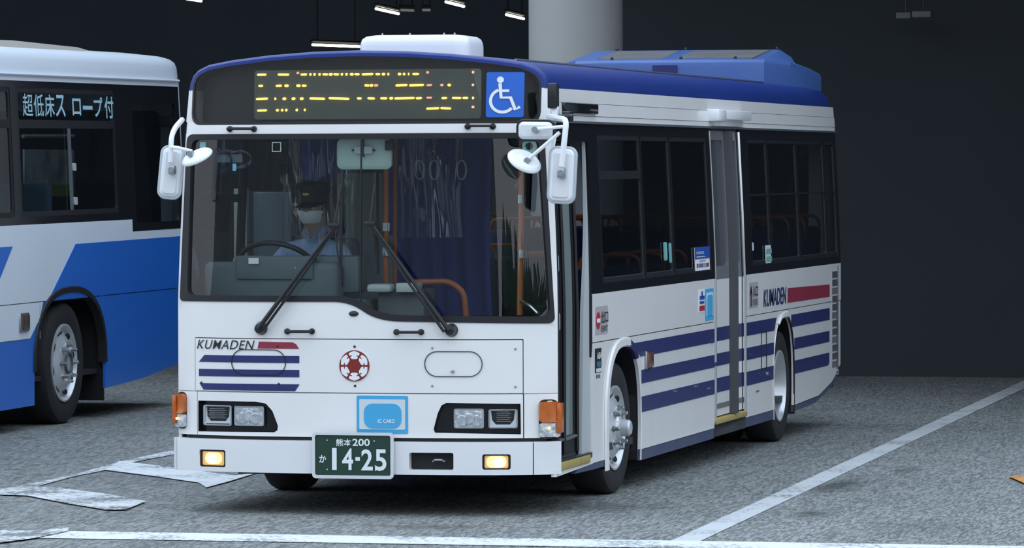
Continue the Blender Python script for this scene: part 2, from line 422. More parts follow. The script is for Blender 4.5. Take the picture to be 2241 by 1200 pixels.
tag(prism('wall_darkness', [(-2.6,18.3),(7.2,18.3),(7.2,18.6),(-2.6,18.6)], 0, CEILZ, DKW), 'dark wall added to stand for the hall darkness behind the white bus', None, None, 'structure')  # added wall; its dark colour stands for the unlit depth
tag(prism('wall_front', [(-85,-66),(18,-66),(18,-64),(-85,-64)], 0, 13, mat('facade_grey', (.22,.23,.24), .8)), 'dark facade across the street, behind the viewer', None, None, 'structure')
LEAF = mat('hedge_leaves', (.05,.09,.025), .8, noise=(3,1.,(.16,.2,.06)))
bm = bmesh.new(); rows = []
for i in range(61):
    x = 19+i*1.0; rows.append([bm.verts.new((x+random.uniform(-.3,.3), y+random.uniform(-.4,.4), z*random.uniform(.8,1.2))) for y, z in ((-58,0),(-57.6,2.4),(-58.4,4.6),(-59.8,5.2),(-61,3.),(-61.2,0))])
for A, B in zip(rows, rows[1:]):
    for j in range(5): bm.faces.new((A[j],A[j+1],B[j+1],B[j]))
tag(fin(bm, 'hedge', LEAF, None, None, 0), 'tall green hedge across the street, mirrored in the windscreen', None, None, 'structure')
# round concrete column holding the deck
PILLAR = mat('column_concrete', (.42,.42,.41), .75, noise=(1.6,.35,(.34,.34,.33)), bump=(30,.15,.004))
pd = on(1260, 60, 1, 14.8); pr = .5*(1363-1157)/FPX*(pd-CAMW).dot(CF)
colo = bpy.data.objects.new('concrete_column', None); COL.objects.link(colo); colo.location = (pd.x, 14.8, 0)
tag(colo, 'thick round pale concrete column rising behind the white bus roof', 'column', None, 'structure')
bm = bmesh.new(); alathe(bm, [(0,pr),(CEILZ,pr)], axis='z', seg=64); fin(bm, 'shaft', PILLAR, colo)
bm = bmesh.new(); alathe(bm, [(0,pr+.04),(.9,pr+.04),(.92,pr)], axis='z', seg=64); fin(bm, 'base_guard', mat('guard_yellow', (.35,.28,.06), .6), colo)

# fluorescent battens on the deck soffit, far inside
TUBEL = mat('lamp_tube_light', (1,1,1), .4, emit=(1.,.97,.86), estr=9.)
DIMT = mat('dim_tube_light', (.6,.6,.6), .4, emit=(.8,.85,.9), estr=.12)
FIXT = mat('lamp_fixture', (.08,.08,.08), .5)
def batten(u0, v0, u1, v1, z, label, strength=None):
    p, q = on(u0, v0, 2, z), on(u1, v1, 2, z)
    c = (p+q)/2; o = empty('fluorescent_lamp', (c.x, c.y, z), label, 'lamp', 'fluorescent lamps in the dark hall')
    h = (q-p)/2; up = Vector((0,0,1))
    bm = bmesh.new(); atube(bm, [-h, h], .022, 8); fin(bm, 'tube', strength or TUBEL, o)
    bm = bmesh.new(); atube(bm, [-h*1.05+up*.07, h*1.05+up*.07], .03, 6); fin(bm, 'housing', FIXT, o)
    for s in (-.8, .8): tube('hanger', [h*s+up*.08, h*s+up*(CEILZ-z)], .008, TRIMB, o, 6)
batten(823, 19, 872, 30, 4.6, 'slanting bright tube lamp above the roof hatch, leftmost of the upper lamps')
batten(976, 4, 1015, 14, 4.6, 'short bright tube lamp at the very top edge, right of the hatch')
batten(1108, 32, 1146, 41, 4.6, 'bright tube lamp just left of the concrete column')
batten(684, 98, 787, 102, 4.2, 'long level tube lamp just left of the white roof hatch')
batten(876, 22, 905, 23, 4.75, 'faint small lamp beside the slanting lamp', DIMT)
batten(924, 22, 942, 22, 4.75, 'faintest tiny lamp between the slanting and the top lamp', DIMT)
batten(408, -3, 440, 2, 4.6, 'tube lamp cut by the top edge above the blue and white bus')
# dull metal duct hanging in the hall, top right
p = on(2010, 32, 1, 17.8); o = empty('ceiling_duct', (p.x, 17.8, p.z), 'dull grey metal duct hanging in the dark at top right', 'duct')
bm = bmesh.new(); abox(bm, -.05, .13, -.1, .1, -.03, .03, .01); fin(bm, 'duct_body', mat('duct_grey',(.16,.17,.17),.7), o)
bm = bmesh.new(); abox(bm, -.2, -.06, -.1, .1, -.04, .02, .01); fin(bm, 'duct_end', mat('duct_grey'), o)
for x in (-.12, .05): tube('hanger', [(x,0,.02), (x,0,CEILZ-p.z)], .006, TRIMB, o, 6)
# ================================================================== the white city bus
R0 = empty('city_bus', BUS, 'white city bus with navy stripes, blue roof and lit amber destination sign', 'bus')
def xs(z):
    if z < 1.25: return 1.15
    if z < 2.31: return 1.15-.045*((z-1.25)/1.06)**1.3
    return 1.105-.015*(z-2.31)/.19
def lean(z): return 0. if z < 1.2 else (.03*(z-1.2)/1.07 if z < 2.27 else .03+.04*(z-2.27)/.45)
def fy(x, z):
    xn = min(abs(x)/xs(z)*1.15, 1.15); q = min(xn/.97, 1); y = -.06+.03*q*q+.075*q**4+max(0,xn-.97)*.37
    if xn > .97: t = (xn-.97)/.18; y += .06*(1-math.sqrt(max(0, 1-t*t)))
    return y+lean(z)
def Fs(x, z, d=0.):
    y = fy(x, z)
    if d == 0: return Vector((x, y, z))
    e = .004; X = min(abs(x), xs(z)-.012)*(1 if x >= 0 else -1)
    gx = (fy(X+e, z)-fy(X-e, z))/(2*e); gz = (fy(X, z+e)-fy(X, z-e))/(2*e)
    return Vector((x, y, z)) + Vector((gx, -1, gz)).normalized()*d
def Ss(y, z, d=0.): return Vector((xs(z)+d, y, z))
def Sl(y, z, d=0.): return Vector((-xs(z)-d, y, z))
def lp(u, v, y): return on(u, v, 1, y, CAML)
def fp(u, v):
    y = 0.
    for _ in range(8): p = lp(u, v, y); y = fy(p.x, p.z)
    return (p.x, p.z)
def sp_(u, v):
    X = 1.15
    for _ in range(8): p = on(u, v, 0, X, CAML); X = xs(p.z)
    return (p.y, p.z)
def fr(u0, v0, u1, v1, r=.01, n=4):
    a, b = fp(u0, v1), fp(u1, v0); return rrect(a[0], a[1], b[0], b[1], r, n)
def sr(u0, v0, u1, v1, r=.01):
    """side rectangle from the picture's left edge u0, right edge u1, top v0 and bottom v1 taken at u0"""
    a, b = sp_(u0, v0), sp_(u0, v1); y1 = sp_(u1, v0)[0]; return rrect(a[0], b[1], y1, a[1], r)
YE = .17
def yedge(z): return YE+lean(z)
FST = (.07, .12); SST = (.6, .16)

# ---- front shell (white)
sil = lambda s, z: (s*xs(z)*.9995, z)
zh0 = fp(786, 861)[1]; zh1 = fp(786, 744)[1]; zl0 = fp(786, 958)[1]
xh0, xh1 = fp(428, 800)[0], fp(1144, 800)[0]
ZB = 2.50
sec = [(1.09,2.50),(1.083,2.545),(1.062,2.585),(1.022,2.62),(.95,2.648),(.80,2.672),(.55,2.699),(.28,2.717),(0,2.723)]
def inset(pts, d):
    out = []
    for i, (x, z) in enumerate(pts):
        a, b = pts[max(i-1,0)], pts[min(i+1,len(pts)-1)]
        t = Vector((b[0]-a[0], b[1]-a[1])).normalized(); nrm = Vector((-t.y, t.x))   # inward (to the left of travel)
        out.append((x+nrm.x*d, z+nrm.y*d))
    return out
full = sec + [(-x, z) for x, z in reversed(sec[:-1])]
in1 = inset(full, .016); in2 = inset(full, .034)
ZS = fp(800, 271)[1]; XS = 1.055
sign_out = list(rpoly([(-XS,ZS),(XS,ZS),(XS,ZS+.2),(-XS,ZS+.2)], [.07,.07,0,0]))
sign_out = [p for p in sign_out if p[1] < ZS+.19]                     # rounded bottom only
k = max(range(len(sign_out)), key=lambda i: sign_out[i][0]*10+sign_out[i][1])
bottom = sorted([p for p in sign_out], key=lambda p: p[0])
# order the bottom from left-top to right-top
lft = sorted([p for p in bottom if p[0] < 0], key=lambda p: -p[1]); rgt = sorted([p for p in bottom if p[0] > 0], key=lambda p: p[1])
sign_poly = [(-XS, ZB)] + lft + rgt + [(XS, ZB)] + in2[1:-1]
ws_out = rpoly([fp(395,659), fp(766,661), fp(826,703), fp(1214,708), (1.075,fp(1100,291)[1]), (-1.082,fp(430,294)[1])], [.03,.10,.14,.04,.05,.05], 7)
ws_in = rpoly([fp(411,646), fp(772,648), fp(832,690), fp(1205,693), (1.045,fp(1100,303)[1]), (-1.045,fp(430,306)[1])], [.05,.10,.14,.06,.05,.05], 7)
zz = [zh0+(ZB-zh0)*i/14 for i in range(15)]
outer = [sil(-1,z) for z in reversed(zz)] + [sil(1,z) for z in zz] + [(XS+.002, ZB)] + [(p[0]+.002 if p[0] > 0 else p[0]-.002, p[1]-.002) for p in reversed(lft+rgt)] + [(-XS-.002, ZB)]
patch('front_shell', Fs, outer, WHITE, R0, [rrect(xh0-.004,zh0-.1,xh1+.004,zh1+.004,.005) if 0 else rrect(xh0-.005,zh0+.0005,xh1+.005,zh1+.005,.004), ws_out], st=FST, th=.03)
blue_outer = [(-in1[0][0], ZB)] + [(-XS, ZB)] + list(reversed([(x,z) for x,z in in2[1:-1]])) + [(XS, ZB), (in1[0][0], ZB)] + in1[1:-1]
patch('sign_surround', Fs, blue_outer, BLUE, R0, st=FST, th=.03)
# ---- destination sign
patch('sign_glass', Fs, sign_poly, SIGNG, R0, st=FST, off=-.004, th=0, label='dark glass over the destination sign')
bm = bmesh.new()
gasket = inset([(p[0],p[1]) for p in sign_poly]+[sign_poly[0]], .012)[:-1]
bm.free()
patch('sign_gasket', Fs, sign_poly, BLACK, R0, [[(p[0]*.988, ZS+.014+(p[1]-ZS)*.955) for p in sign_poly]], st=FST, off=-.001, th=.02)
sg = patch('sign_box', lambda x,z,d: Fs(x,z,d-.075), [(p[0]*.995, p[1]) for p in sign_poly], mat('sign_black', (.012,.013,.014), .7), R0, st=FST, th=.02)
a, b = lp(556,262,.03), lp(1052,150,.03)
lb = patch('led_board', lambda x,z,d: Vector((x, .03+.04*(z-2.3)-d, z)), rrect(a.x, a.z, b.x, b.z, .02), LEDBG, R0, off=0, th=.02, label='amber led destination board')
LED = [(163.5,[(562,582),(607,632),(657,671),(676,681),(685,690),(696,701),(705,717),(719,727),(729,741),(745,750),(755,760),(765,773),(775,786),(791,816),(821,831),(835,842),(847,851),(870,877),(881,886),(892,895),(902,916)]),
       (188,[(565,575),(603,616),(622,631),(648,657),(660,670),(797,808),(809,816),(865,891),(895,927),(979,986)]),
       (216.5,[(560,586),(600,604),(618,626),(638,646),(656,664),(677,711),(719,764),(781,791),(804,820),(832,847),(852,860),(863,907),(910,923),(966,978),(989,1009),(1012,1024),(1033,1037)]),
       (242,[(563,584),(604,610),(615,620),(624,629),(647,652),(665,669),(933,961),(964,987)])]
LEDR = [(160,[(648,654),(932,938),(1032,1037)]),(188,[(818,827),(933,945),(963,970),(1032,1037)]),(215.5,[(933,945)]),(240,[(1032,1038)])]
def leds(name, rows, m):
    bm = bmesh.new()
    for i, (v, l) in enumerate(rows):
        for j, (u0, u1) in enumerate(l):
            vv = v - (v-200)*0 - .004*(u0-560) if v < 230 else v - .012*(u0-560)
            p, q = lp(u0, vv, .02), lp(u1, vv, .02); h = .0062 if (u1-u0) > 9 else .0075
            w = min(.006, (q.x-p.x)/3)
            ring = [(p.x,-h*.5),(p.x+w,-h),(q.x-w,-h),(q.x,-h*.4),(q.x,h*.6),(q.x-w,h),(p.x+w,h),(p.x,h*.5)]
            sl = random.uniform(-.15,.15)
            f = [bm.verts.new((x, .015+.04*(p.z-2.3), p.z+z+sl*(x-(p.x+q.x)/2)*.3)) for x, z in ring]
            bk = [bm.verts.new((x.co.x, x.co.y+.004, x.co.z)) for x in f]
            bm.faces.new(f)
            for k in range(8): bm.faces.new((f[k], f[(k+1)%8], bk[(k+1)%8], bk[k]))
    o = fin(bm, name, m, lb, None, 0); o['kind'] = 'stuff'; return o
leds('led_strokes', LED, LEDON); leds('dim_led_strokes', LEDR, LEDRED)
# wheelchair symbol
def tri(u, v): return fp(u, v)
ac = patch('access_sign', Fs, fr(1063,158,1148,257,.012), SIGNB, R0, off=.004, th=.004, st=FST, label='blue wheelchair access sign')
def ribbon(name, pts, w, m, par, fn=Fs, off=.009, cap=True):
    """a bent flat stroke on a surface"""
    pts = [Vector(p) for p in pts]; L = []; Rr = []
    for i, p in enumerate(pts):
        t = (pts[min(i+1,len(pts)-1)]-pts[max(i-1,0)]).normalized(); nrm = Vector((-t.y, t.x))
        L.append(p+nrm*w); Rr.append(p-nrm*w)
    bm = bmesh.new(); f = [bm.verts.new(fn(p.x,p.y,off)) for p in L]; g = [bm.verts.new(fn(p.x,p.y,off)) for p in Rr]
    for i in range(len(pts)-1): bm.faces.new((f[i], g[i], g[i+1], f[i+1]))
    return fin(bm, name, m, par, None, 0)
px = lambda l: [fp(u,v) for u, v in l]
bm_c = circ(*fp(1095,175), .019, 20); patch('symbol_head', Fs, bm_c, WHITEV, ac, off=.007, th=.003, st=(1,1))
ribbon('symbol_body', px([(1094,183),(1096.5,214),(1117,214),(1127,240),(1137,234)]), .0095, WHITEV, ac)
ribbon('symbol_arm', px([(1097,199),(1114,199)]), .0075, WHITEV, ac)
c0 = fp(1099.5,221); rr = .0665
ribbon('symbol_wheel', [(c0[0]+rr*math.cos(t), c0[1]+rr*.99*math.sin(t)) for t in [math.radians(110+ (345-110+ -25)*i/24) for i in range(25)]], .0085, WHITEV, ac)

# ---- windscreen
patch('windscreen_rubber', Fs, ws_out, BLACK, R0, [ws_in], off=.006, th=.035, st=FST)
def clip_poly(poly, x, keep_left):
    out = []
    for i, p in enumerate(poly):
        q = poly[(i+1)%len(poly)]; ip = (p[0] <= x) == keep_left; iq = (q[0] <= x) == keep_left
        if ip: out.append(p)
        if ip != iq: t = (x-p[0])/(q[0]-p[0]); out.append((x, p[1]+(q[1]-p[1])*t))
    return out
XD = fp(789, 480)[0]
patch('windscreen_pane', Fs, clip_poly(ws_in, XD, True), GLASS, R0, off=-.012, th=0, st=(.06,.25), label='glass pane in front of the driver')
patch('windscreen_pane', Fs, clip_poly(ws_in, XD, False), GLASS, R0, off=-.012, th=0, st=(.06,.25), label='glass pane in front of the entrance')
patch('windscreen_divider', Fs, [(XD-.004, 1.215),(XD+.004,1.215),(XD+.004,2.2),(XD-.004,2.2)], BLACK, R0, off=-.005, th=.012, st=(.1,.2))
# ---- hatch and lower panels
hatch = patch('front_hatch', Fs, rrect(xh0, zh0+.003, xh1, zh1, .004), WHITE, R0, st=FST, th=.03)
xl0, xl1 = fp(432, 910)[0], fp(1146, 910)[0]
hlL = px([(434,944.5),(434,877),(560,879.5),(582,884),(596,900),(608,932),(607,942),(600,946.5)])
hlR = px([(1140,951),(952,947.5),(949,940),(958,905),(966,888),(976,882.5),(1139,884)])
patch('lower_front_panel', Fs, rrect(xl0+.003, zl0, xl1-.003, zh0-.003, .004), WHITE, R0, [hlL, hlR], st=FST, th=.03)
for s, x in ((-1, xl0-.003), (1, xl1+.003)):
    zs = [zl0, (zl0+zh0)/2, zh0-.003]
    o = [(x, zl0)] + [sil(s,z) for z in zs] + [(x, zh0-.003)] if s > 0 else [sil(s,z) for z in reversed(zs)] + [(x, zl0), (x, zh0-.003)]
    patch('lower_corner_panel', Fs, o, WHITE, R0, st=FST, th=.03)
patch('bumper_gap', Fs, rrect(-1.1, fp(786,968)[1], 1.1, fp(786,955)[1], .004), BLACK, R0, off=-.02, th=.02, st=FST)
# ---- headlamps
def headlamp(outline, lamps, lab):
    h = patch('headlamp_housing', Fs, outline, GLOSSB, R0, off=-.035, th=.01, st=FST, label=lab)
    cx_, cz_ = sum(p[0] for p in outline)/len(outline), sum(p[1] for p in outline)/len(outline); ins = [(x+(.004 if x < cx_ else -.004), z+(.003 if z < cz_ else -.003)) for x, z in outline]
    wall = bmesh.new(); f = [wall.verts.new(Fs(x,z,.005)) for x, z in ins]; bk = [wall.verts.new(Fs(x,z,-.036)) for x, z in ins]
    for i in range(len(outline)): j = (i+1)%len(outline); wall.faces.new((f[i],f[j],bk[j],bk[i]))
    fin(wall, 'housing_wall', GLOSSB, h)
    for (u0,v0,u1,v1,kind) in lamps:
        o = fr(u0,v0,u1,v1,.012); i = fr(u0+3,v0+3,u1-3,v1-3,.01)
        patch('lamp_bezel', Fs, o, CHROME, h, [i], off=-.004, th=.02, st=(.5,.5))
        if kind:   # clear reflector with ribs and a brighter bulb zone
            patch('lamp_lens', Fs, i, CLEARL, h, off=-.006, th=.012, st=(.5,.5))
            a, b = fp((u0+u1)/2, (v0+v1)/2)
            bm = bmesh.new()
            for q in range(3):
                bmesh.ops.create_uvsphere(bm, u_segments=14, v_segments=8, radius=.03, matrix=Matrix.Translation(Fs(a+(q-1)*.042, b+(-.012 if q != 1 else .0), .0))@Matrix.Diagonal((1.1,.10,1.15,1)))
            fin(bm, 'lens_facet', mat('lens_facet', (.42,.45,.48), .1, .3, coat=1., noise=(35,.8,(.75,.77,.79))), h)
            bm = bmesh.new()
            for q in range(5):
                x = a-.06+q*.03; yy = fy(a,b); abox(bm, x-.002, x+.002, yy-.001, yy+.003, b-.045, b+.045)
            fin(bm, 'lens_ridge', CLEARL, h)
        else:      # dark projector with chrome surround
            patch('lamp_back', Fs, i, GLOSSB, h, off=-.03, th=.004, st=(.5,.5))
            a, b = fp(u0+3, v0+3), fp(u1-3, v1-3); w = b[0]-a[0]; hh = a[1]-b[1]
            U = [(a[0],a[1]),(a[0],b[1]),(b[0],b[1]),(b[0],a[1]),(b[0]-.006,a[1]),(b[0]-.012,b[1]+.04),(b[0]-.034,b[1]+.014),(a[0]+.034,b[1]+.014),(a[0]+.012,b[1]+.04),(a[0]+.006,a[1])]
            patch('lamp_reflector', Fs, U, REFLW, h, off=-.012, th=.01, st=(.5,.5))
            bm = bmesh.new()
            for q in range(6):
                z = b[1]+.03+q*.011; sh = .006*(q % 2)
                yy = fy((a[0]+b[0])/2, b[1]); abox(bm, a[0]+.03+sh, b[0]-.03-sh*2, yy+.012, yy+.02, z, z+.004)
            fin(bm, 'reflector_rib', mat('rib_grey',(.35,.36,.37),.25,.5), h)
            patch('lamp_glass', Fs, i, glass('lamp_glass', (.9,.92,.93), .04), h, off=-.005, th=0, st=(.5,.5))
headlamp(hlL, [(444,888,506,931,0),(512,890,577,932,1)], 'black twin headlamp unit by the driver')
headlamp(hlR, [(993,895,1059,938,1),(1069,896,1133,938,0)], 'black twin headlamp unit by the door')
# ---- turn signals wrapped on the corners
def signal(s, u0, u1, vt, vm, vb, lab):
    t, m_, b = fp(786, vt)[1], fp(786, vm)[1], fp(786, vb)[1]
    xa = abs(fp(u0 if s < 0 else u1, 900)[0]); xi = abs(fp(u1 if s < 0 else u0, 900)[0])
    xo = 1.1495
    R_ = lambda z0, z1, r: [(s*p[0], p[1]) for p in rrect(xi, z0, xo, z1, r)]
    r = patch('turn_signal', Fs, R_(b-.012, t+.012, .03), TRIMB, R0, off=.003, th=.006, st=FST, label=lab)
    patch('amber_lens', Fs, R_(m_+.002, t, .018), AMBER, r, off=.028, th=.03, st=(.03,.2))
    patch('marker_lens', Fs, R_(b, m_-.002, .012), CLEARL, r, off=.024, th=.026, st=(.03,.2))
    bm = bmesh.new(); c = Fs(s*(xi+.045), (b+m_)/2+.01, .03); bmesh.ops.create_uvsphere(bm, u_segments=10, v_segments=6, radius=.0085, matrix=Matrix.Translation(c)); fin(bm, 'bulb', BULB, r)
    bm = bmesh.new()                                                     # side wrap
    abox(bm, min(s*1.15,s*1.177), max(s*1.15,s*1.177), .12, .21, b+.02, t-.01, .008)
    fin(bm, 'side_lens', AMBER, r)
signal(-1, 380, 409, 869, 913, 942, 'amber corner lamp on the driver side')
signal(1, 1179, 1222, 879, 925, 956, 'amber corner lamp on the door side')
# ---- bumper
zb0, zb1 = .262, fp(786, 966)[1]
fogL = fr(443,985,499,1021,.012); fogR = fr(1056,994,1117,1028,.012); tow = fr(898,991,994,1028,.012)
xb0, xb1 = fp(397,1000)[0], fp(1165,1000)[0]
patch('bumper', Fs, [(xb0+.003,zb0),(xb1-.003,zb0),(xb1-.003,zb1),(xb0+.003,zb1)], BUMPW, R0, [fogL, fogR, tow], off=.032, th=.07, st=FST)
for s, x in ((-1, xb0-.003), (1, xb1+.003)):
    o = [(s*1.1495,zb0),(x,zb0),(x,zb1),(s*1.1495,zb1)]
    patch('bumper_end', lambda a,b,d: Fs(a,b,d), o, BUMPW, R0, off=.03, th=.07, st=FST)
for x in (xb0, xb1): patch('bumper_seam', Fs, [(x-.012,zb0+.01),(x+.012,zb0+.01),(x+.012,zb1-.01),(x-.012,zb1-.01)], BLACK, R0, off=.022, th=.01, st=FST)
for o, lab in ((fogL,'driver side fog lamp'),(fogR,'door side fog lamp')):
    c = (sum(p[0] for p in o)/len(o), sum(p[1] for p in o)/len(o)); sc = lambda k, l: [(c[0]+(p[0]-c[0])*k, c[1]+(p[1]-c[1])*l) for p in o]
    f = patch('fog_lamp', Fs, o, GLOSSB, R0, [sc(.84,.8)], off=.022, th=.05, st=(.5,.5), label=lab)
    patch('fog_lens', Fs, sc(.84,.8), FOG, f, off=.016, th=.03, st=(.5,.5))
    bm = bmesh.new(); bmesh.ops.create_uvsphere(bm, u_segments=14, v_segments=8, radius=.034, matrix=Matrix.Translation(Fs(c[0]+.004, c[1]-.004, .019))@Matrix.Diagonal((1.25,.10,.8,1))); fin(bm, 'fog_bulb', FOGHOT, f)
    patch('fog_glow', Fs, rrect(c[0]-.055,c[1]-.034,c[0]+.055,c[1]+.034,.03), FOGMID, f, off=.0175, th=.002, st=(.5,.5))
t = patch('tow_recess', Fs, [(p[0]*1.0, p[1]) for p in tow], LINING, R0, off=-.03, th=.01, st=(.5,.5))
c = fp(960,1010); tube('tow_hook', [Fs(c[0]-.035,c[1],.0)]+[Fs(c[0]+dx,c[1]+.008,.012) for dx in (-.02,0,.02)]+[Fs(c[0]+.035,c[1],.0)], .006, STEEL, t)
# ---- number plate
def flatF(y0): return lambda x, z, d: Vector((x, y0-d, z))
PY = -.118; P_ = flatF(PY)
def pr_(u0, v0, u1, v1, r=.01): a, b = lp(u0, v1, PY), lp(u1, v0, PY); return rrect(a.x, a.z, b.x, b.z, r)
pl = patch('number_plate', P_, pr_(687,952,857,1042,.014), PLATE, R0, off=0, th=.006, st=(1,1), label='green number plate with white characters')
patch('plate_frame', P_, pr_(684,948,861,1047,.022), FRAMEM, pl, [pr_(690,954,855,1040,.012)], off=.008, th=.02, st=(1,1))
box('plate_bracket', lp(700,1000,PY).x, lp(845,1000,PY).x, PY+.006, -.04, .28, .44, TRIMB, pl)
def ptext(name, body, u0, v0, u1, v1, bold=.0, m=PWHITE): a, b = lp(u0, v1, PY), lp(u1, v0, PY); return lettering(name, P_, body, a.x, a.z, b.x, b.z, m, pl, off=.003, bold=bold)
ptext('plate_region', '熊本', 735.5, 961, 769, 977, .012); ptext('plate_class', '200', 771.5, 961, 809.5, 976.5, .02)
ptext('plate_kana', 'か', 699, 996, 714, 1013, .02)
ptext('plate_digit', '1', 727, 981, 737, 1029, .02); ptext('plate_digit', '4', 749, 982, 773, 1029, .02); ptext('plate_dash', '-', 778, 1001, 788, 1009, .02)
ptext('plate_digit', '2', 791, 984, 816, 1030, .02); ptext('plate_digit', '5', 821, 984, 846, 1031, .02)
bm = bmesh.new()
for u, v in ((716,964),(819,966),(716,1028),(822,1030)):
    p = lp(u, v, PY-.004); bmesh.ops.create_uvsphere(bm, u_segments=8, v_segments=5, radius=.004, matrix=Matrix.Translation(p))
fin(bm, 'plate_screw', PWHITE, pl)
# ---- prints on the front
def fstick(name, poly, m, off=.003, par=R0, lab=None, holes=()): return patch(name, Fs, poly, m, par, holes, off=off, th=.003, st=FST, label=lab)
def ftext(name, body, u0, v0, u1, v1, m, off=.005, bold=0., shear=0., par=None, space=1.):
    a, b = fp(u0, v1), fp(u1, v0); return lettering(name, Fs, body, a[0], a[1], b[0], b[1], m, par or hatch, off=off, bold=bold, shear=shear, space=space)
ftext('company_lettering', 'KUMADEN', 432, 745.5, 558, 763.5, INK, bold=.002, shear=.3, space=1.08)
fstick('red_bar', px([(564,763),(567,748),(640,749.5),(648,753.5),(654.5,764)]), RED, par=hatch)
fstick('navy_stripe', px([(436,792),(448,777),(655,779.5),(655,795)]), NAVY, par=hatch)
fstick('navy_stripe', px([(436,823),(436,807.5),(655,810),(655,826)]), NAVY, par=hatch)
fstick('navy_stripe', px([(446,853),(437,838.5),(655.5,841.5),(646,856.5)]), NAVY, par=hatch)
def outline(name, u0, v0, u1, v1, r, m, w=.0022, par=hatch):
    p = fr(u0,v0,u1,v1,r,8); q = rrect(min(a for a,_ in p)+w*2, min(b for _,b in p)+w*2, max(a for a,_ in p)-w*2, max(b for _,b in p)-w*2, r-w*2, 8)
    return patch(name, Fs, p, m, par, [q], off=.006, th=.004, st=FST)
outline('filler_flap_seam', 507, 765.5, 626, 821, .075, INK); outline('filler_flap_seam', 929, 769, 1056, 825, .075, INK)
bm = bmesh.new(); c = Fs(*fp(991,813), 0); alathe(bm, [(-.016,.004),(-.014,.009),(0,.011)], c, 'y', 14, True); fin(bm, 'flap_knob', STEEL, hatch)
for u, v in ((776,759),(777,845),(946,762),(1128,764),(946,845),(1128,847),(608,758),(610,841),(441,838)):
    bm = bmesh.new(); alathe(bm, [(-.006,.003),(-.005,.0065),(0,.008)], Fs(*fp(u,v),0), 'y', 10, True); fin(bm, 'panel_screw', STEEL if u > 900 else TRIMB, hatch)
em = fstick('company_emblem', circ(*fp(776,801), .0945, 48), WHITEV, par=hatch, lab='round red and white emblem')
c = fp(776,801)
patch('emblem_disc', Fs, circ(c[0],c[1],.0905,48), DKRED, em, off=.006, th=.002, st=(.5,.5))
for k in range(6):
    A = math.radians(90+60*k); pts = []
    def pol(r, da): t = A+math.radians(da); return (c[0]+r*math.cos(t), c[1]+r*math.sin(t))
    pts = [pol(.080,-25),pol(.084,-10),pol(.0865,0),pol(.084,10),pol(.080,25),pol(.064,25.5),pol(.063,14),pol(.058,13),pol(.056,25),pol(.047,24),pol(.040,14),pol(.036,0),pol(.040,-14),pol(.047,-24),pol(.056,-25),pol(.058,-13),pol(.063,-14),pol(.064,-25.5)]
    patch('emblem_petal', Fs, pts, WHITEV, em, off=.009, th=.002, st=(.5,.5))
patch('emblem_centre', Fs, circ(c[0],c[1],.040,24), DKRED, em, off=.0095, th=.002, st=(.5,.5))
st = fstick('blue_card_sticker', fr(781,867,893,949,.008), CYAN, lab='blue framed card sticker')
fstick('sticker_field', fr(787,875,887,940,.006), PALEB, off=.005, par=st)
fstick('sticker_patch', fr(797,884,879,938,.05), CYAN, off=.007, par=st)
ftext('sticker_lettering', 'IC CARD', 828, 918, 865, 926, WHITEV, off=.010, bold=.02, par=st)
# ---- nozzle, grips, wipers
bm = bmesh.new(); p = Fs(*fp(774,687),0); bmesh.ops.create_uvsphere(bm, u_segments=16, v_segments=8, radius=.03, matrix=Matrix.Translation(p)@Matrix.Diagonal((1,.5,.55,1))); fin(bm, 'washer_nozzle', TRIMB, R0)
def grip(u0, u1, v, d=.045, r=.009):
    a, b = fp(u0,v), fp(u1,v); A, B = Fs(*a,-.005), Fs(*b,-.005); A2, B2 = Fs(*a,d), Fs(*b,d)
    g = tube('grip_handle', smoothpath([A,A2,B2,B]), r, BLACK, R0, 8)
    bm = bmesh.new()
    for q in (A, B): alathe(bm, [(-.022,.011),(-.018,.017),(.01,.02)], q, 'y', 12, True)
    fin(bm, 'grip_mount', BLACK, g)
grip(629,683,725.5); grip(868,922,727)
grip(503,556,282.5,.04,.008); grip(1024,1079,277,.04,.008)
def wiper(pu, pv, ends, bl, lab):
    pz = Fs(*fp(pu,pv),0); p1 = pz+Vector((0,-.06,0))
    w = bpy.data.objects.new('wiper', None); COL.objects.link(w); w.parent = R0; w['label'] = lab
    bm = bmesh.new(); alathe(bm, [(-.055,.012),(-.05,.028),(-.02,.033),(0,.04)], pz, 'y', 18, True); fin(bm, 'wiper_pivot', TRIMB, w)
    g = 1 if ends[0] > pu else -1
    e1 = Fs(*fp(*ends),.05); 
    for off, r in ((0,.012),(.028,.0075)):
        s = Vector((off*g,0,-off*.3)); tube('wiper_arm', [p1+s, p1.lerp(e1,.5)+s*.9+Vector((0,-.012,0)), e1+s*.35], [r*1.25, r, r*.7], BLACK, w, 6)
    bm = bmesh.new(); abox(bm, e1.x-.045, e1.x+.02, e1.y-.012, e1.y+.012, e1.z-.012, e1.z+.012, .004); fin(bm, 'blade_yoke', TRIMB, w)
    b0, b1 = fp(*bl[0]), fp(*bl[1]); A, B = Fs(*b0,.012), Fs(*b1,.012)
    tube('wiper_blade', [A, A.lerp(B,.5)+Vector((0,-.006,0)), B], .009, BLACK, w, 6)
    tube('blade_spine', [A.lerp(B,.12)+Vector((0,-.012,0)), e1+Vector((-.01,0,0)), A.lerp(B,.88)+Vector((0,-.012,0))], .006, TRIMB, w, 6)
wiper(572, 719, (740,494), ((750,372),(747,628)), 'driver side wiper, blade upright')
wiper(988, 723, (818,490), ((822,378),(824,600)), 'door side wiper, blade upright')

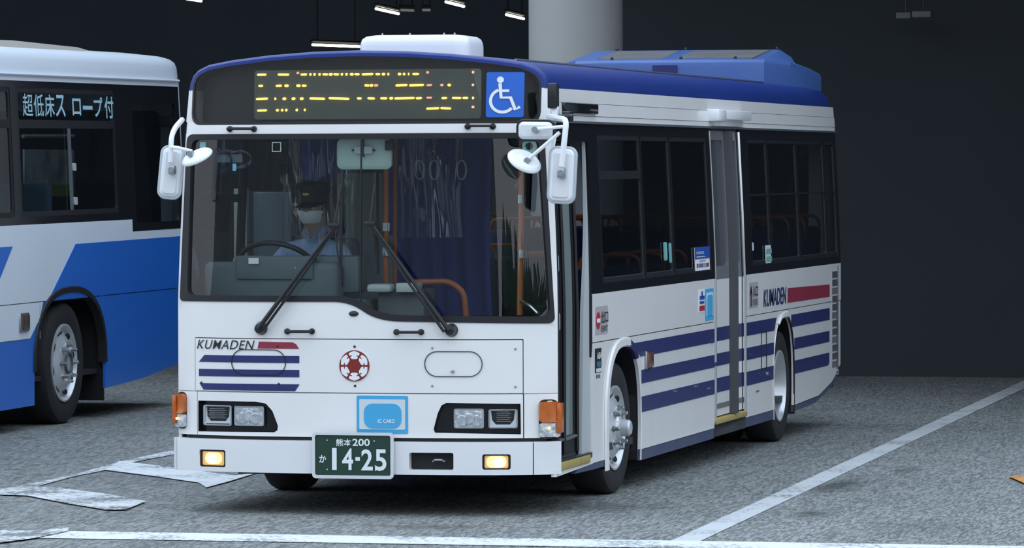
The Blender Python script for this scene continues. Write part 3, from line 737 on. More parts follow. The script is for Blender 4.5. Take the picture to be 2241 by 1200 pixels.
# ================================================================== kerb side (+x): panels, windows, doors
def SP(name, poly, m, off=0., th=.02, holes=(), par=R0, lab=None, st=SST, fn=Ss): return patch(name, fn, poly, m, par, holes, off=off, th=th, st=st, label=lab)
ZW0, ZW1, ZC = 1.278, 2.312, .985        # window band, body seam
YF0, YD0, YD1 = yedge(1.2), 4.945, 6.115 # front corner, rear door
YA, YR = 1.105, 10.20                    # first panel after the front door, rear corner
def arch(yc, hw, zt, zb, n=18):
    pts = [(yc-hw*.97, zb)]
    for k in range(n+1):
        t = math.pi*(1-k/n); cx, sy = math.cos(t), math.sin(t)
        e = 2/2.7; pts.append((yc+hw*math.copysign(abs(cx)**e, cx), .42+(zt-.42)*abs(sy)**e))
    return pts+[(yc+hw*.97, zb)]
WF, WR = 2.0, 7.64                       # wheel centres
af, ar = arch(WF, .515, .935, .2), arch(WR, .435, .935, .2)
lowA = [(YA,.265),(af[0][0],.265)] + [p for p in af if p[1] > .27] + [(af[-1][0],.265),(YD0,.265),(YD0,ZC-.003),(YA,ZC-.003)]
lowB = [(YD1,.275),(ar[0][0],.275)] + [p for p in ar if p[1] > .28] + [(ar[-1][0],.265),(9.15,.285),(9.75,.36),(YR,.47),(YR,ZC-.003),(YD1,ZC-.003)]
def cutx(poly, y, left): return clip_poly(poly, y, left)
for a, b in ((0, 2.845), (2.851, 9)):
    pl_ = cutx(cutx(lowA, b, True), a, False); SP('lower_side_panel', pl_, WHITE, st=(.5,.12))
SP('lower_side_panel', cutx(lowB, 9.99, True), WHITE, st=(.5,.12))
SP('upper_side_panel', [(YA,ZC+.003),(YD0,ZC+.003),(YD0,ZW0),(YA,ZW0)], WHITE)
SP('upper_side_panel', [(YD1,ZC+.003),(YR,ZC+.003),(YR,ZW0),(YD1,ZW0)], WHITE)
SP('skirt_rail', [(YA,.225),(af[0][0],.225),(af[0][0],.262),(YA,.262)], SKIRT, off=-.004)
SP('skirt_rail', [(af[-1][0],.195),(YD0,.195),(YD0,.262),(af[-1][0],.262)], SKIRT, off=-.004)
SP('skirt_rail', [(YD1,.205),(ar[0][0],.205),(ar[0][0],.272),(YD1,.272)], SKIRT, off=-.004)
SP('skirt_rail', [(ar[-1][0],.215),(9.0,.235),(9.5,.285),(9.95,.37),(10.1,.43),(9.75,.352),(9.15,.277),(ar[-1][0],.258)], SKIRT, off=-.004)
# wheel arch lips
def lip(path, w0, w1, m, k0=0, k1=None, h=1.):
    P = [Vector(p) for p in path][k0:k1]; yc = sum(p.x for p in P)/len(P)
    bm = bmesh.new(); rows = []
    for i, p in enumerate(P):
        t = (P[min(i+1,len(P)-1)]-P[max(i-1,0)]).normalized(); n_ = Vector((-t.y, t.x))
        w = w0+(w1-w0)*i/(len(P)-1)
        rows.append([bm.verts.new(Ss(*(p+n_*a), d)) for a, d in ((w,.001),(w*.8,.014*h),(.004,.018*h),(-.006*h,.004*h),(-.006*h,-.02*h))])
    for a, b in zip(rows, rows[1:]):
        for k in range(4): bm.faces.new((a[k],a[k+1],b[k+1],b[k]))
    return fin(bm, 'arch_lip', m, R0)
def liner(path):
    bm = bmesh.new(); rows = []
    for i, p in enumerate(path):
        t = (Vector(path[min(i+1,len(path)-1)])-Vector(path[max(i-1,0)])).normalized(); n_ = Vector((-t.y, t.x)); q = Vector(p)+n_*.004
        rows.append([bm.verts.new(Ss(q.x,q.y,d)) for d in (-.004,-.40)])
    for a, b in zip(rows, rows[1:]): bm.faces.new((a[0],a[1],b[1],b[0]))
    return fin(bm, 'arch_liner', BLACK, R0)
liner(af); liner(ar)
lip(af, .062, .055, WHITE, 0, 12); lip(af, .05, .03, NAVY, 11, 15); lip(af, .010, .006, WHITE, 14, None, .25)
lip(ar, .006, .006, WHITE, 0, 8, .3); lip(ar, .012, .05, WHITE, 7, 12); lip(ar, .03, .006, BLACK, 11, None, .3)
# navy stripes
STR = [(.94,.848),(.763,.678),(.595,.497)]
for i, (z1, z0) in enumerate(STR):
    ya = {0: 2.16, 1: 2.53, 2: 2.53}[i]
    o = [(ya,z0),(YD0,z0),(YD0,z1),(ya,z1)] if i else [(2.50,z0),(YD0,z0),(YD0,z1),(2.13,z1),(2.30,.925),(2.44,.87)]
    SP('navy_stripe', o, NAVY, off=.003, th=.003, st=(.6,.2))
    yb = [7.23,7.215,7.21][i]
    SP('navy_stripe', [(YD1+.03,z0),(yb,z0),(yb+(.10 if i == 0 else 0),z1),(YD1+.03,z1)], NAVY, off=.003, th=.003, st=(.6,.2))
    yc = [7.95,8.08,8.08][i]; e = 9.655-.012*i
    SP('navy_stripe', [(yc,z0),(e-.05 if i == 2 else e,z0),(e,z0+.02),(e,z1),(yc+(.0 if i else .0),z1)], NAVY, off=.003, th=.003, st=(.6,.2))
# cantrail
for a, b, d in ((2.312,2.343,.0),(2.346,2.419,.003),(2.422,2.50,.0)):
    for y0, y1 in ((yedge(2.4), 8.447), (8.453, YR)):
        SP('cantrail_panel', [(y0,a),(y1,a),(y1,b),(y0,b)], WHITE, off=d, th=.02)
SP('drip_rail', [(yedge(2.4),2.300),(YR,2.300),(YR,2.313),(yedge(2.4),2.313)], STEEL, off=.012, th=.02)
# window bands
W1 = [(1.415,2.675),(2.70,3.60),(3.63,4.885)]
W2 = [(6.40,7.15),(7.18,8.375),(8.405,9.60),(9.63,10.10)]
zg0, zg1 = 1.335, 2.235
def band(y0, y1, wins, fn=Ss, st_=.99):
    SP('window_band', [(y0,ZW0),(y1,ZW0),(y1,ZW1),(y0,ZW1)], GLOSSB, holes=[rrect(a,zg0,b,zg1,.02) for a, b in wins], fn=fn, st=(.6,.14))
    for i, (a, b) in enumerate(wins):
        w = SP('side_window', rrect(a,zg0,b,zg1,.02), TRIMB, holes=[rrect(a+.03,zg0+.03,b-.03,zg1-.03,.02)], off=-.004, th=.02, fn=fn, st=(.5,.14))
        SP('pane', rrect(a+.025,zg0+.025,b-.025,zg1-.025,.02), SGLASS, off=-.012, th=0, fn=fn, par=w, st=(.5,.14))
        SP('edge_bead', [(b-.034,zg0+.03),(b-.026,zg0+.03),(b-.026,zg1-.03),(b-.034,zg1-.03)], mat('bead_grey',(.06,.065,.07),.35), off=-.008, th=.003, fn=fn, par=w, st=(.5,.14))
        SP('edge_bead', [(a+.03,zg0+.026),(b-.03,zg0+.026),(b-.03,zg0+.034),(a+.03,zg0+.034)], mat('bead_grey'), off=-.008, th=.003, fn=fn, par=w, st=(.5,.14))
        zt = 1.965 if b-a > 1.2 and y0 < 3 else 1.83
        if i == 0 and y0 < 3 or y0 > 3: SP('transom', [(a+.03,zt),(b-.03,zt),(b-.03,zt+(.05 if y0 < 3 else .012)),(a+.03,zt+(.05 if y0 < 3 else .012))], TRIMB, off=-.002, th=.015, fn=fn, par=w, st=(.5,.14))
band(1.16, YD0+.06, W1); band(YD1-.02, YR, W2)
# ---- front door
dr = bpy.data.objects.new('front_door', None); COL.objects.link(dr); dr.parent = R0; dr['label'] = 'glazed folding exit door'
zd0, zd1 = .335, 2.19
SP('door_header', [(yedge(2.2),zd1),(1.165,zd1),(1.165,2.30),(yedge(2.2),2.30)], GLOSSB, th=.03)
SP('door_post', [(yedge(.5)-.0,.262),(.205,.262),(.205,1.2),(.23,zd1),(yedge(2.2),zd1),(yedge(1.3),1.2)], BLACK, off=.0, th=.05, st=(.3,.15))
SP('door_post', [(1.08,.9),(1.165,1.25),(1.165,zd1),(1.15,zd1),(1.10,1.5),(1.08,1.25)], GLOSSB, off=-.002, th=.04, st=(.3,.15))
SP('door_jamb', [(.86,zd0),(1.10,zd0),(1.10,1.28),(1.13,1.72),(1.16,2.19),(1.145,2.19),(1.08,1.72),(.92,1.2)], LGREY, off=-.015, th=.02, st=(.3,.15))
for a, b in ((.225,.50),(.515,.85)):
    f = SP('door_leaf', rrect(a,zd0+.01,b,zd1-.01,.02), BLACK, holes=[rrect(a+.06,zd0+.12,b-.03,zd1-.05,.03)], off=-.05, th=.03, par=dr, st=(.3,.15))
    SP('door_pane', rrect(a+.055,zd0+.115,b-.025,zd1-.045,.03), mat('door_reflection_grey',(.22,.27,.26),.12,coat=.3), off=-.06, th=.004, par=f, st=(.3,.15))  # opaque grey-green stands in for the reflection in the glass
    tube('door_rubber', [Ss(b+.006,z,-.04) for z in (zd0+.02,1.2,1.6,2.17)], .012, BLACK, f, 6)
for z in (.62, 1.14, 1.48): tube('door_handle', smoothpath([Ss(.265,z-.05,-.05),Ss(.265,z-.05,-.015),Ss(.265,z+.05,-.015),Ss(.265,z+.05,-.05)]), .008, STEEL, dr, 6)
tube('door_rod', [Ss(.36,.45,-.045), Ss(.36,1.3,-.045), Ss(.37,2.1,-.045)], .009, STEEL, dr, 6)
tube('door_foot_rail', [Ss(.36,.44,-.045), Ss(.6,.44,-.045), Ss(.84,.445,-.045)], .010, STEEL, dr, 6)
bm = bmesh.new(); abox(bm, .85, 1.158, .2, 1.06, .30, .335, .008); s = fin(bm, 'door_step', TRIMB, R0)
bm = bmesh.new(); abox(bm, 1.10, 1.162, .205, 1.0, .272, .328, .012); fin(bm, 'step_edge', YELLOW, s, 'yellow step edge')
SP('door_sill_panel', [(.115,.245),(YA,.262),(YA,.30),(.115,.287)], WHITE, off=-.0, th=.03)
SP('door_sill_panel', [(.62,.232),(YA,.225),(YA,.262),(.75,.26)], SKIRT, off=-.004, th=.03)
# ---- rear (sliding) door
rd = bpy.data.objects.new('sliding_door', None); COL.objects.link(rd); rd.parent = R0; rd['label'] = 'white sliding entrance door with glazed top'
for a, b in ((5.0,5.60),(5.72,6.075)):
    f = SP('door_leaf', [(a,.335),(b,.335),(b,ZW0-.01),(a,ZW0-.01)], WHITE, off=-.02, th=.03, par=rd)
    SP('leaf_frame', [(a,ZW0-.01),(b,ZW0-.01),(b,2.285),(a,2.285)], mat('door_grey',(.15,.155,.17),.4), off=-.02, th=.03, par=f, holes=[rrect(a+.10,ZW0+.08,b-.05,2.22,.03)], st=(.6,.14))
    SP('door_pane', rrect(a+.095,ZW0+.075,b-.045,2.225,.03), mat('pane_reflection_grey',(.085,.09,.10),.15,coat=.3), off=-.028, th=.004, par=f, st=(.6,.14))  # pane grey paints in the reflected door interior
    for z1, z0 in STR: SP('navy_stripe', [(a,z0),(b,z0),(b,z1),(a,z1)], NAVY, off=-.017, th=.003, par=f)
    SP('kick_strip', [(a,.385),(b,.385),(b,.42),(a,.42)], mat('kick_grey',(.16,.16,.16),.5), off=-.016, th=.004, par=f)
SP('pocket_edge', [(YD0,.30),(4.995,.30),(4.995,ZW0),(YD0,ZW0)], mat('pocket_grey',(.5,.52,.54),.4), off=-.003, th=.03)
for y, m_ in ((5.012,CHROME),(6.085,CHROME)):
    tube('door_trim', [Ss(y,.32,-.004), Ss(y,1.28,-.004), Ss(y,1.7,-.004), Ss(y,2.28,-.004)], .010 if y < 6 else .014, STEEL if y < 6 else CHROME, rd, 6)
tube('centre_rubber', [Ss(5.66,.33,-.02), Ss(5.66,1.28,-.02), Ss(5.66,1.7,-.02), Ss(5.66,2.28,-.02)], .055, mat('door_edge_grey',(.06,.06,.065),.6), rd, 8)
bm = bmesh.new(); abox(bm, .9, 1.15, YD0, 6.11, .20, .288, .01); s = fin(bm, 'door_step', TRIMB, R0)
bm = bmesh.new(); abox(bm, 1.05, 1.165, YD0+.03, 6.1, .285, .325, .01); fin(bm, 'step_edge', YELLOW, s, 'yellow step edge')
# ---- prints and fittings on the side
def stext(name, body, y0, z0, y1, z1, m, par=R0, off=.008, bold=0., shear=0.): return lettering(name, Ss, body, y0, z0, y1, z1, m, par, off=off, bold=bold, shear=shear)
k_ = SP('exit_sign', rrect(1.175,1.03,1.525,1.20,.012), STGREY, off=.003, th=.003, lab='exit notice'); 
SP('no_entry_disc', circ(1.245,1.115,.058,28,.052), STRED, off=.006, th=.002, par=k_); SP('no_entry_bar', rrect(1.20,1.103,1.29,1.127,.003), WHITEV, off=.008, th=.002, par=k_)
stext('exit_lettering', '出口', 1.325,1.095,1.515,1.17, INK, k_, bold=.01); stext('exit_lettering', 'EXIT', 1.325,1.045,1.505,1.08, INK, k_, bold=.01)
k_ = SP('maker_badge', rrect(1.165,.802,1.34,.948,.008), INK, off=.003, th=.003, lab='dark notice with white emblem')
stext('badge_lettering', 'ABA', 1.19,.885,1.325,.925, WHITEV, k_, bold=.02); SP('badge_panel', rrect(1.20,.835,1.31,.868,.01), mat('teal_print',(.05,.16,.2),.4), off=.006, th=.002, par=k_)
SP('badge_panel', rrect(1.18,.806,1.33,.828,.01), PALEB, off=.006, th=.002, par=k_)
stext('badge_lettering', 'III', 1.20,.768,1.30,.79, INK, k_, off=.003)
bm = bmesh.new(); abox(bm, 1.15, 1.175, 2.64, 2.82, .765, .872, .02, 3); k_ = fin(bm, 'side_marker', mat('marker_brown',(.16,.06,.04),.25,coat=.5), R0); bm = bmesh.new(); abox(bm, 1.148, 1.168, 2.625, 2.655, .76, .878, .01); fin(bm, 'marker_bezel', STEEL, k_)
k_ = SP('company_lettering', [(6.9,1.0),(6.91,1.0),(6.91,1.001)], WHITEV, off=.0005, th=.0005)
stext('kumaden_lettering', 'KUMADEN', 6.80,1.03,7.73,1.155, NAVY, off=.004, bold=.012, shear=.15)
SP('red_bar', [(7.79,1.033),(9.655,1.027),(9.655,1.122),(7.80,1.142)], RED, off=.003, th=.003)
bpy.data.objects.remove(k_)
k_ = SP('entrance_sign', rrect(6.235,1.04,6.575,1.22,.008), STGREY, off=.003, th=.003, lab='entrance notice')
stext('entrance_lettering', '入口', 6.36,1.115,6.555,1.195, INK, k_, bold=.015); stext('entrance_lettering', 'ENTRANCE', 6.35,1.055,6.56,1.10, INK, k_)
ribbon('entrance_arrow', [(6.295,1.05),(6.295,1.18)], .012, INK, k_, Ss, .007); SP('arrow_head', [(6.25,1.13),(6.295,1.20),(6.34,1.13),(6.295,1.155)], INK, off=.007, th=.001, par=k_)
k_ = SP('transit_sticker', rrect(4.40,1.065,4.595,1.217,.004), WHITEV, off=.003, th=.003, lab='narrow white, blue and red notice')
SP('sticker_block', rrect(4.42,1.15,4.58,1.175,.004), STBLUE, off=.006, th=.002, par=k_); SP('sticker_block', rrect(4.48,1.17,4.52,1.205,.004), STBLUE, off=.006, th=.002, par=k_)
SP('sticker_block', rrect(4.41,1.075,4.585,1.11,.004), STRED, off=.006, th=.002, par=k_); SP('sticker_block', rrect(4.42,1.122,4.57,1.14,.004), STBLUE, off=.006, th=.002, par=k_)
k_ = SP('blue_card_sticker', rrect(4.62,1.003,4.91,1.216,.006), CYAN, off=.003, th=.003, lab='blue framed card sticker by the rear door')
SP('sticker_field', rrect(4.655,1.035,4.885,1.19,.005), PALEB, off=.005, th=.002, par=k_); SP('sticker_patch', rrect(4.675,1.035,4.86,1.175,.03), CYAN, off=.007, th=.002, par=k_)
k_ = SP('window_notice', rrect(4.31,1.345,4.82,1.50,.004), WHITEV, off=-.002, th=.003, lab='blue and white notice in the window')
SP('notice_block', rrect(4.31,1.423,4.82,1.502,.004), STBLUE, off=.001, th=.002, par=k_)
stext('notice_lettering', 'nimoca', 4.34,1.455,4.60,1.478, PALEB, k_, off=.003, bold=.01); ribbon('notice_line', [(4.34,1.437),(4.64,1.437)], .003, PALEB, k_, Ss, .003)
for i, m_ in enumerate((STBLUE, STRED, INK, STBLUE, CYAN, STRED, INK)): SP('notice_block', rrect(4.36+i*.062,1.365,4.395+i*.062,1.392,.003), m_, off=.001, th=.002, par=k_)
ribbon('notice_line', [(4.46,1.41),(4.66,1.41)], .005, STGREY, k_, Ss, .003)
k_ = SP('window_sticker', rrect(6.93,1.342,7.185,1.47,.015), PALEB, off=-.002, th=.003, lab='pale green window sticker')
SP('sticker_block', rrect(6.95,1.41,7.165,1.445,.01), STGREEN, off=.001, th=.002, par=k_); SP('sticker_block', rrect(6.95,1.352,7.165,1.39,.01), STGREEN, off=.001, th=.002, par=k_)
SP('window_tag', rrect(6.41,1.44,6.475,1.50,.02), PALEB, off=-.002, th=.003)
for a, b, c_, d_ in ((3.29,1.435,3.40,1.553),(3.46,1.417,3.54,1.546)):
    k_ = SP('window_tag', rrect(a,b,c_,d_,.02), STGREEN, off=-.002, th=.003); SP('tag_core', rrect(a+.03,b+.015,c_-.03,d_-.015,.01), mat('tag_cyan',(.2,.5,.6),.4), off=.001, th=.002, par=k_)
# side sign housing (dark) and speaker box on the cantrail
bm = bmesh.new(); abox(bm, 1.07, 1.125, .50, 1.41, 2.355, 2.42, .01); fin(bm, 'side_sign_housing', GLOSSB, R0)
bm = bmesh.new(); abox(bm, 1.08, 1.17, 5.27, 6.25, 2.36, 2.425, .008); k_ = fin(bm, 'side_camera_housing', MIRW, R0, 'white camera housing on the cantrail')
bm = bmesh.new(); abox(bm, 1.08, 1.18, 5.0, 5.27, 2.345, 2.43, .018); fin(bm, 'housing_end', MIRW, k_)
bm = bmesh.new(); abox(bm, 1.08, 1.13, 5.12, 6.10, 2.315, 2.37, .01); fin(bm, 'housing_bracket', MIRW, k_)
# flap with latch in front of rear wheel, small reflectors
SP('service_flap', rrect(6.70,.585,6.92,.855,.02), INK, holes=[rrect(6.712,.592,6.908,.848,.016)], off=.005, th=.004)
for y, z in ((6.28,.71),(6.62,.56),(6.95,.55),(4.87,.86),(4.96,.70)):
    bm = bmesh.new(); abox(bm, 1.14, 1.162, y-.04, y+.04, z-.015, z+.012, .008); fin(bm, 'latch', STEEL if y > 6.9 else NAVY, R0)
for y, z in ((3.6,.58),(4.3,.58),(4.75,.545),(6.55,.44)):
    bm = bmesh.new(); abox(bm, 1.14, 1.155, y-.06, y+.06, z-.006, z+.006, .003); fin(bm, 'panel_clip', STEEL, R0)
# engine grille at the rear corner
g = SP('engine_grille', [(9.76,.455),(10.02,.45),(10.02,1.235),(9.76,1.235)], LINING, off=-.001, th=.02, lab='slatted engine grille')
for k in range(12):
    z = .47+k*.0635; SP('slat', [(9.77,z),(10.01,z),(10.01,z+.05),(9.77,z+.05)], STEEL if k % 3 else mat('slat_grey',(.22,.22,.23),.5,.4), off=.004, th=.006, par=g)
SP('grille_edge', [(10.03,.45),(10.06,.45),(10.06,1.26),(10.03,1.26)], STEEL, off=.003, th=.006, par=g)
SP('rear_corner_panel', [(10.0,.44),(YR,.48),(YR,ZC-.003),(10.0,ZC-.003)], WHITE, off=-.004)
# far side of the body
SP('upper_side_panel', [(YF0,ZC+.003),(YR,ZC+.003),(YR,ZW0),(YF0,ZW0)], WHITE, fn=Sl)
lowL = [(YF0,.265),(af[0][0],.265)] + [p for p in af if p[1] > .27] + [(af[-1][0],.265),(ar[0][0],.265)] + [p for p in ar if p[1] > .28] + [(ar[-1][0],.265),(9.3,.285),(YR,.45),(YR,ZC-.003),(YF0,ZC-.003)]
SP('lower_side_panel', lowL, WHITE, fn=Sl, st=(.5,.12))
for z1, z0 in STR:
    for y0, y1 in ((2.55,7.2),(8.1,9.65)): SP('navy_stripe', [(y0,z0),(y1,z0),(y1,z1),(y0,z1)], NAVY, off=.003, th=.003, fn=Sl)
SP('cantrail_panel', [(yedge(2.4),2.312),(YR,2.312),(YR,2.5),(yedge(2.4),2.5)], WHITE, fn=Sl)
band(yedge(1.8), YR, [(.25,1.35),(1.415,2.675),(2.70,3.9),(3.95,5.2),(5.25,6.5),(6.55,7.8),(7.85,9.1),(9.15,10.1)], fn=Sl)
# ---- roof
ny = [.30,1,2.5,4.5,6.5,8.45,9.6,10.05,10.17,10.22]
bm = bmesh.new(); rows = []
i0, i1 = inset(full,.016), inset(full,.005)
rows.append([Vector((x, fy(x,z), z)) for x, z in i0])
rows.append([Vector((x, fy(p[0],p[1])+.016, z)) for (x, z), p in zip(i1, i0)])
rows.append([Vector((x, max(fy(p[0],p[1])+.045, .0), z)) for (x, z), p in zip(full, i0)])
for y in ny:
    d = {10.17:.02, 10.22:.06}.get(y, 0.)
    rows.append([Vector((x, y, z)) for x, z in inset(full, d)])
rv = [[bm.verts.new(p) for p in r] for r in rows]
for a, b in zip(rv, rv[1:]):
    for k in range(len(a)-1): bm.faces.new((a[k],a[k+1],b[k+1],b[k]))
fin(bm, 'roof', BLUE, R0, None, .9)
tube('roof_highlight', [Vector((x*1.0, y, z+.004)) for (x, z), y in zip([(.86,2.664)]*4, (.35,3,6,8.4))], .008, STEEL, R0, 6)  # steel line in place of the highlight along the roof ridge
SP('roof_seam', [(8.444,2.5),(8.456,2.5),(8.456,2.53),(8.444,2.53)], INK, off=.0, th=.004)
# roof vent hatch at the front
c = (lp(790,108,1.5)+lp(1045,108,1.5))/2; hw = (lp(1045,108,1.5).x-lp(790,108,1.5).x)/2
bm = bmesh.new(); rows = []
for k, (z, s) in enumerate(((2.70,1.0),(2.775,1.0),(2.80,.99),(2.822,.965),(2.838,.90),(2.846,.75),(2.848,.4))):
    rows.append([bm.verts.new((a*s, 1.50+b*s, z)) for a, b in rrect(-.345,-.25,.345,.25,.09,6)])
for a, b in zip(rows, rows[1:]):
    for k in range(len(a)): bm.faces.new((a[k],a[(k+1)%len(a)],b[(k+1)%len(a)],b[k]))
bm.faces.new(rows[-1]); vh = fin(bm, 'roof_vent', MIRW, R0, 'white ventilation hatch on the roof', 1.2)
bm = bmesh.new()
for u in (837,897,972,995): 
    x = lp(u,78,1.45).x; alathe(bm, [(0,.006),(.014,.006),(.018,.003)], (x,1.45,2.843), 'z', 8, True)
fin(bm, 'vent_screw', STEEL, vh)
# blue air conditioning unit across the rear roof, intake louvres facing forward
bm = bmesh.new(); rows = []
pb = [(-1.0,10.18),(-.99,9.80),(-.90,9.36),(-.74,9.10),(-.5,9.0),(0,8.97),(.5,9.0),(.74,9.10),(.90,9.36),(.99,9.80),(1.0,10.18)]
pt = [(-.84,10.16),(-.84,10.06),(-.81,9.90),(-.74,9.79),(-.55,9.75),(0,9.74),(.55,9.75),(.74,9.79),(.81,9.90),(.84,10.06),(.84,10.16)]
mixp = lambda t, g=0.: [(a[0]+(b[0]-a[0])*t, a[1]+(b[1]-a[1])*t) for a, b in zip(pb, pt)]
def acp(t):   # height profile along the slope
    return 2.862+(2.945-2.862)*t
for t, z in ((0,2.58),(0,2.80),(.01,2.835),(.05,2.858),(.12,2.866),(.96,2.942),(1.0,2.948)): rows.append([bm.verts.new((x,y,z-({0:.10,1:.07,2:.02}.get(min(k,10-k),0)*(z > 2.7)+{0:.09,1:.07,2:.035}.get(min(k,10-k),0)*(z > 2.9)))) for k, (x, y) in enumerate(mixp(t))])
for a, b in zip(rows, rows[1:]):
    for k in range(len(a)-1): bm.faces.new((a[k],a[k+1],b[k+1],b[k]))
bm.faces.new(rows[-1])
bm.faces.new([r[0] for r in rows]+[r[-1] for r in reversed(rows)])
ac_u = fin(bm, 'air_conditioner', ACBLUE, R0, 'blue air conditioning unit on the rear roof', .35)
def louvre(x0, x1, sk):
    bm = bmesh.new(); q = []
    for x, t in ((x0,.14),(x1-sk,.14),(x1,.93),(x0+sk,.93)):
        y = (1-t)*9.0+t*9.75; q.append(Vector((x, y, 2.864+(2.942-2.864)*(t-.12)/.84+.005)))
    f = [bm.verts.new(p) for p in q]; g_ = [bm.verts.new(p-Vector((0,0,.02))) for p in q]; bm.faces.new(f)
    for k in range(4): bm.faces.new((f[k],f[(k+1)%4],g_[(k+1)%4],g_[k]))
    fin(bm, 'louvre_panel', LOUVRE, ac_u, None, 0)
louvre(-.56,-.03,.03); louvre(.05,.68,.03)
bm = bmesh.new(); abox(bm, -.10, .09, 8.955, 9.02, 2.72, 2.815); fin(bm, 'unit_vent', NAVY, ac_u)
for x, y, z in ((-.44,9.06,2.86),(.1,9.06,2.86),(.52,9.08,2.86),(-.55,9.76,2.945),(0,9.76,2.945),(.72,9.78,2.945)):
    bm = bmesh.new(); alathe(bm, [(0,.012),(.018,.012),(.024,.006)], (x, y, z), 'z', 8, True); fin(bm, 'unit_bolt', TRIMB, ac_u)
# ---- rear end
ro = [(x,.40) for x in (-1.13,1.13)] + [(xs(z)-.02,z) for z in (.6,1.25,1.6,2.0,2.31)] + [(x,z) for x,z in inset(full,.03)] + [(-xs(z)+.02,z) for z in (2.31,2.0,1.6,1.25,.6)]
Bk = lambda x, z, d=0.: Vector((x, 10.20+d, z))
patch('rear_panel', Bk, ro, WHITE, R0, [rrect(-.9,1.5,.9,2.3,.1)], th=.03, st=(.4,.4)); patch('rear_window', Bk, rrect(-.9,1.5,.9,2.3,.1), SGLASS, R0, off=-.01, th=0, st=(.5,.5))
# ---- lining, floor and underbody (dark)
box('cabin_floor', -1.10, 1.10, .25, 10.15, .30, .345, mat('cabin_floor_vinyl',(.05,.05,.055),.6), R0)
box('underbody', -.78, .78, .15, 9.9, .24, .30, LINING, R0)
box('front_bulkhead', -1.06, 1.02, .10, .14, .27, 1.12, LINING, R0)
for s in (-1, 1):
    for y0, y1 in ((2.56,7.16),(8.12,10.1)): box('side_lining', s*1.10, s*1.118, y0, (YD0-.02 if (s > 0 and y0 < 5) else y1), .345, 1.27, LINING, R0)
    box('side_lining', s*1.10, s*1.118, (1.13 if s > 0 else .2), 1.45, .345, 1.27, LINING, R0)
    if s > 0: box('side_lining', 1.10, 1.118, 6.14, 7.16, .345, 1.27, LINING, R0)
    for yc, h in ((WF,.52),(WR,.46)):
        bm = bmesh.new(); y0, y1 = yc-h, yc+h
        abox(bm, min(s*.78,s*1.118), max(s*.78,s*1.118), y0, y1, .99, 1.02); abox(bm, min(s*.74,s*.78), max(s*.74,s*.78), y0, y1, .25, 1.02)
        abox(bm, min(s*.78,s*1.118), max(s*.78,s*1.118), y1-.015, y1, .25, 1.0); abox(bm, min(s*.78,s*1.118), max(s*.78,s*1.118), y0, y0+.015, .25, 1.0)
        fin(bm, 'wheel_well', LINING, R0, None, 0)
patch('cabin_ceiling', lambda x, y, d: Vector((x, y, 2.47+d)), rrect(-1.05,.38,1.05,10.15,.05), mat('cabin_ceiling',(.20,.21,.22),.7), R0, th=.02, st=(1,1))
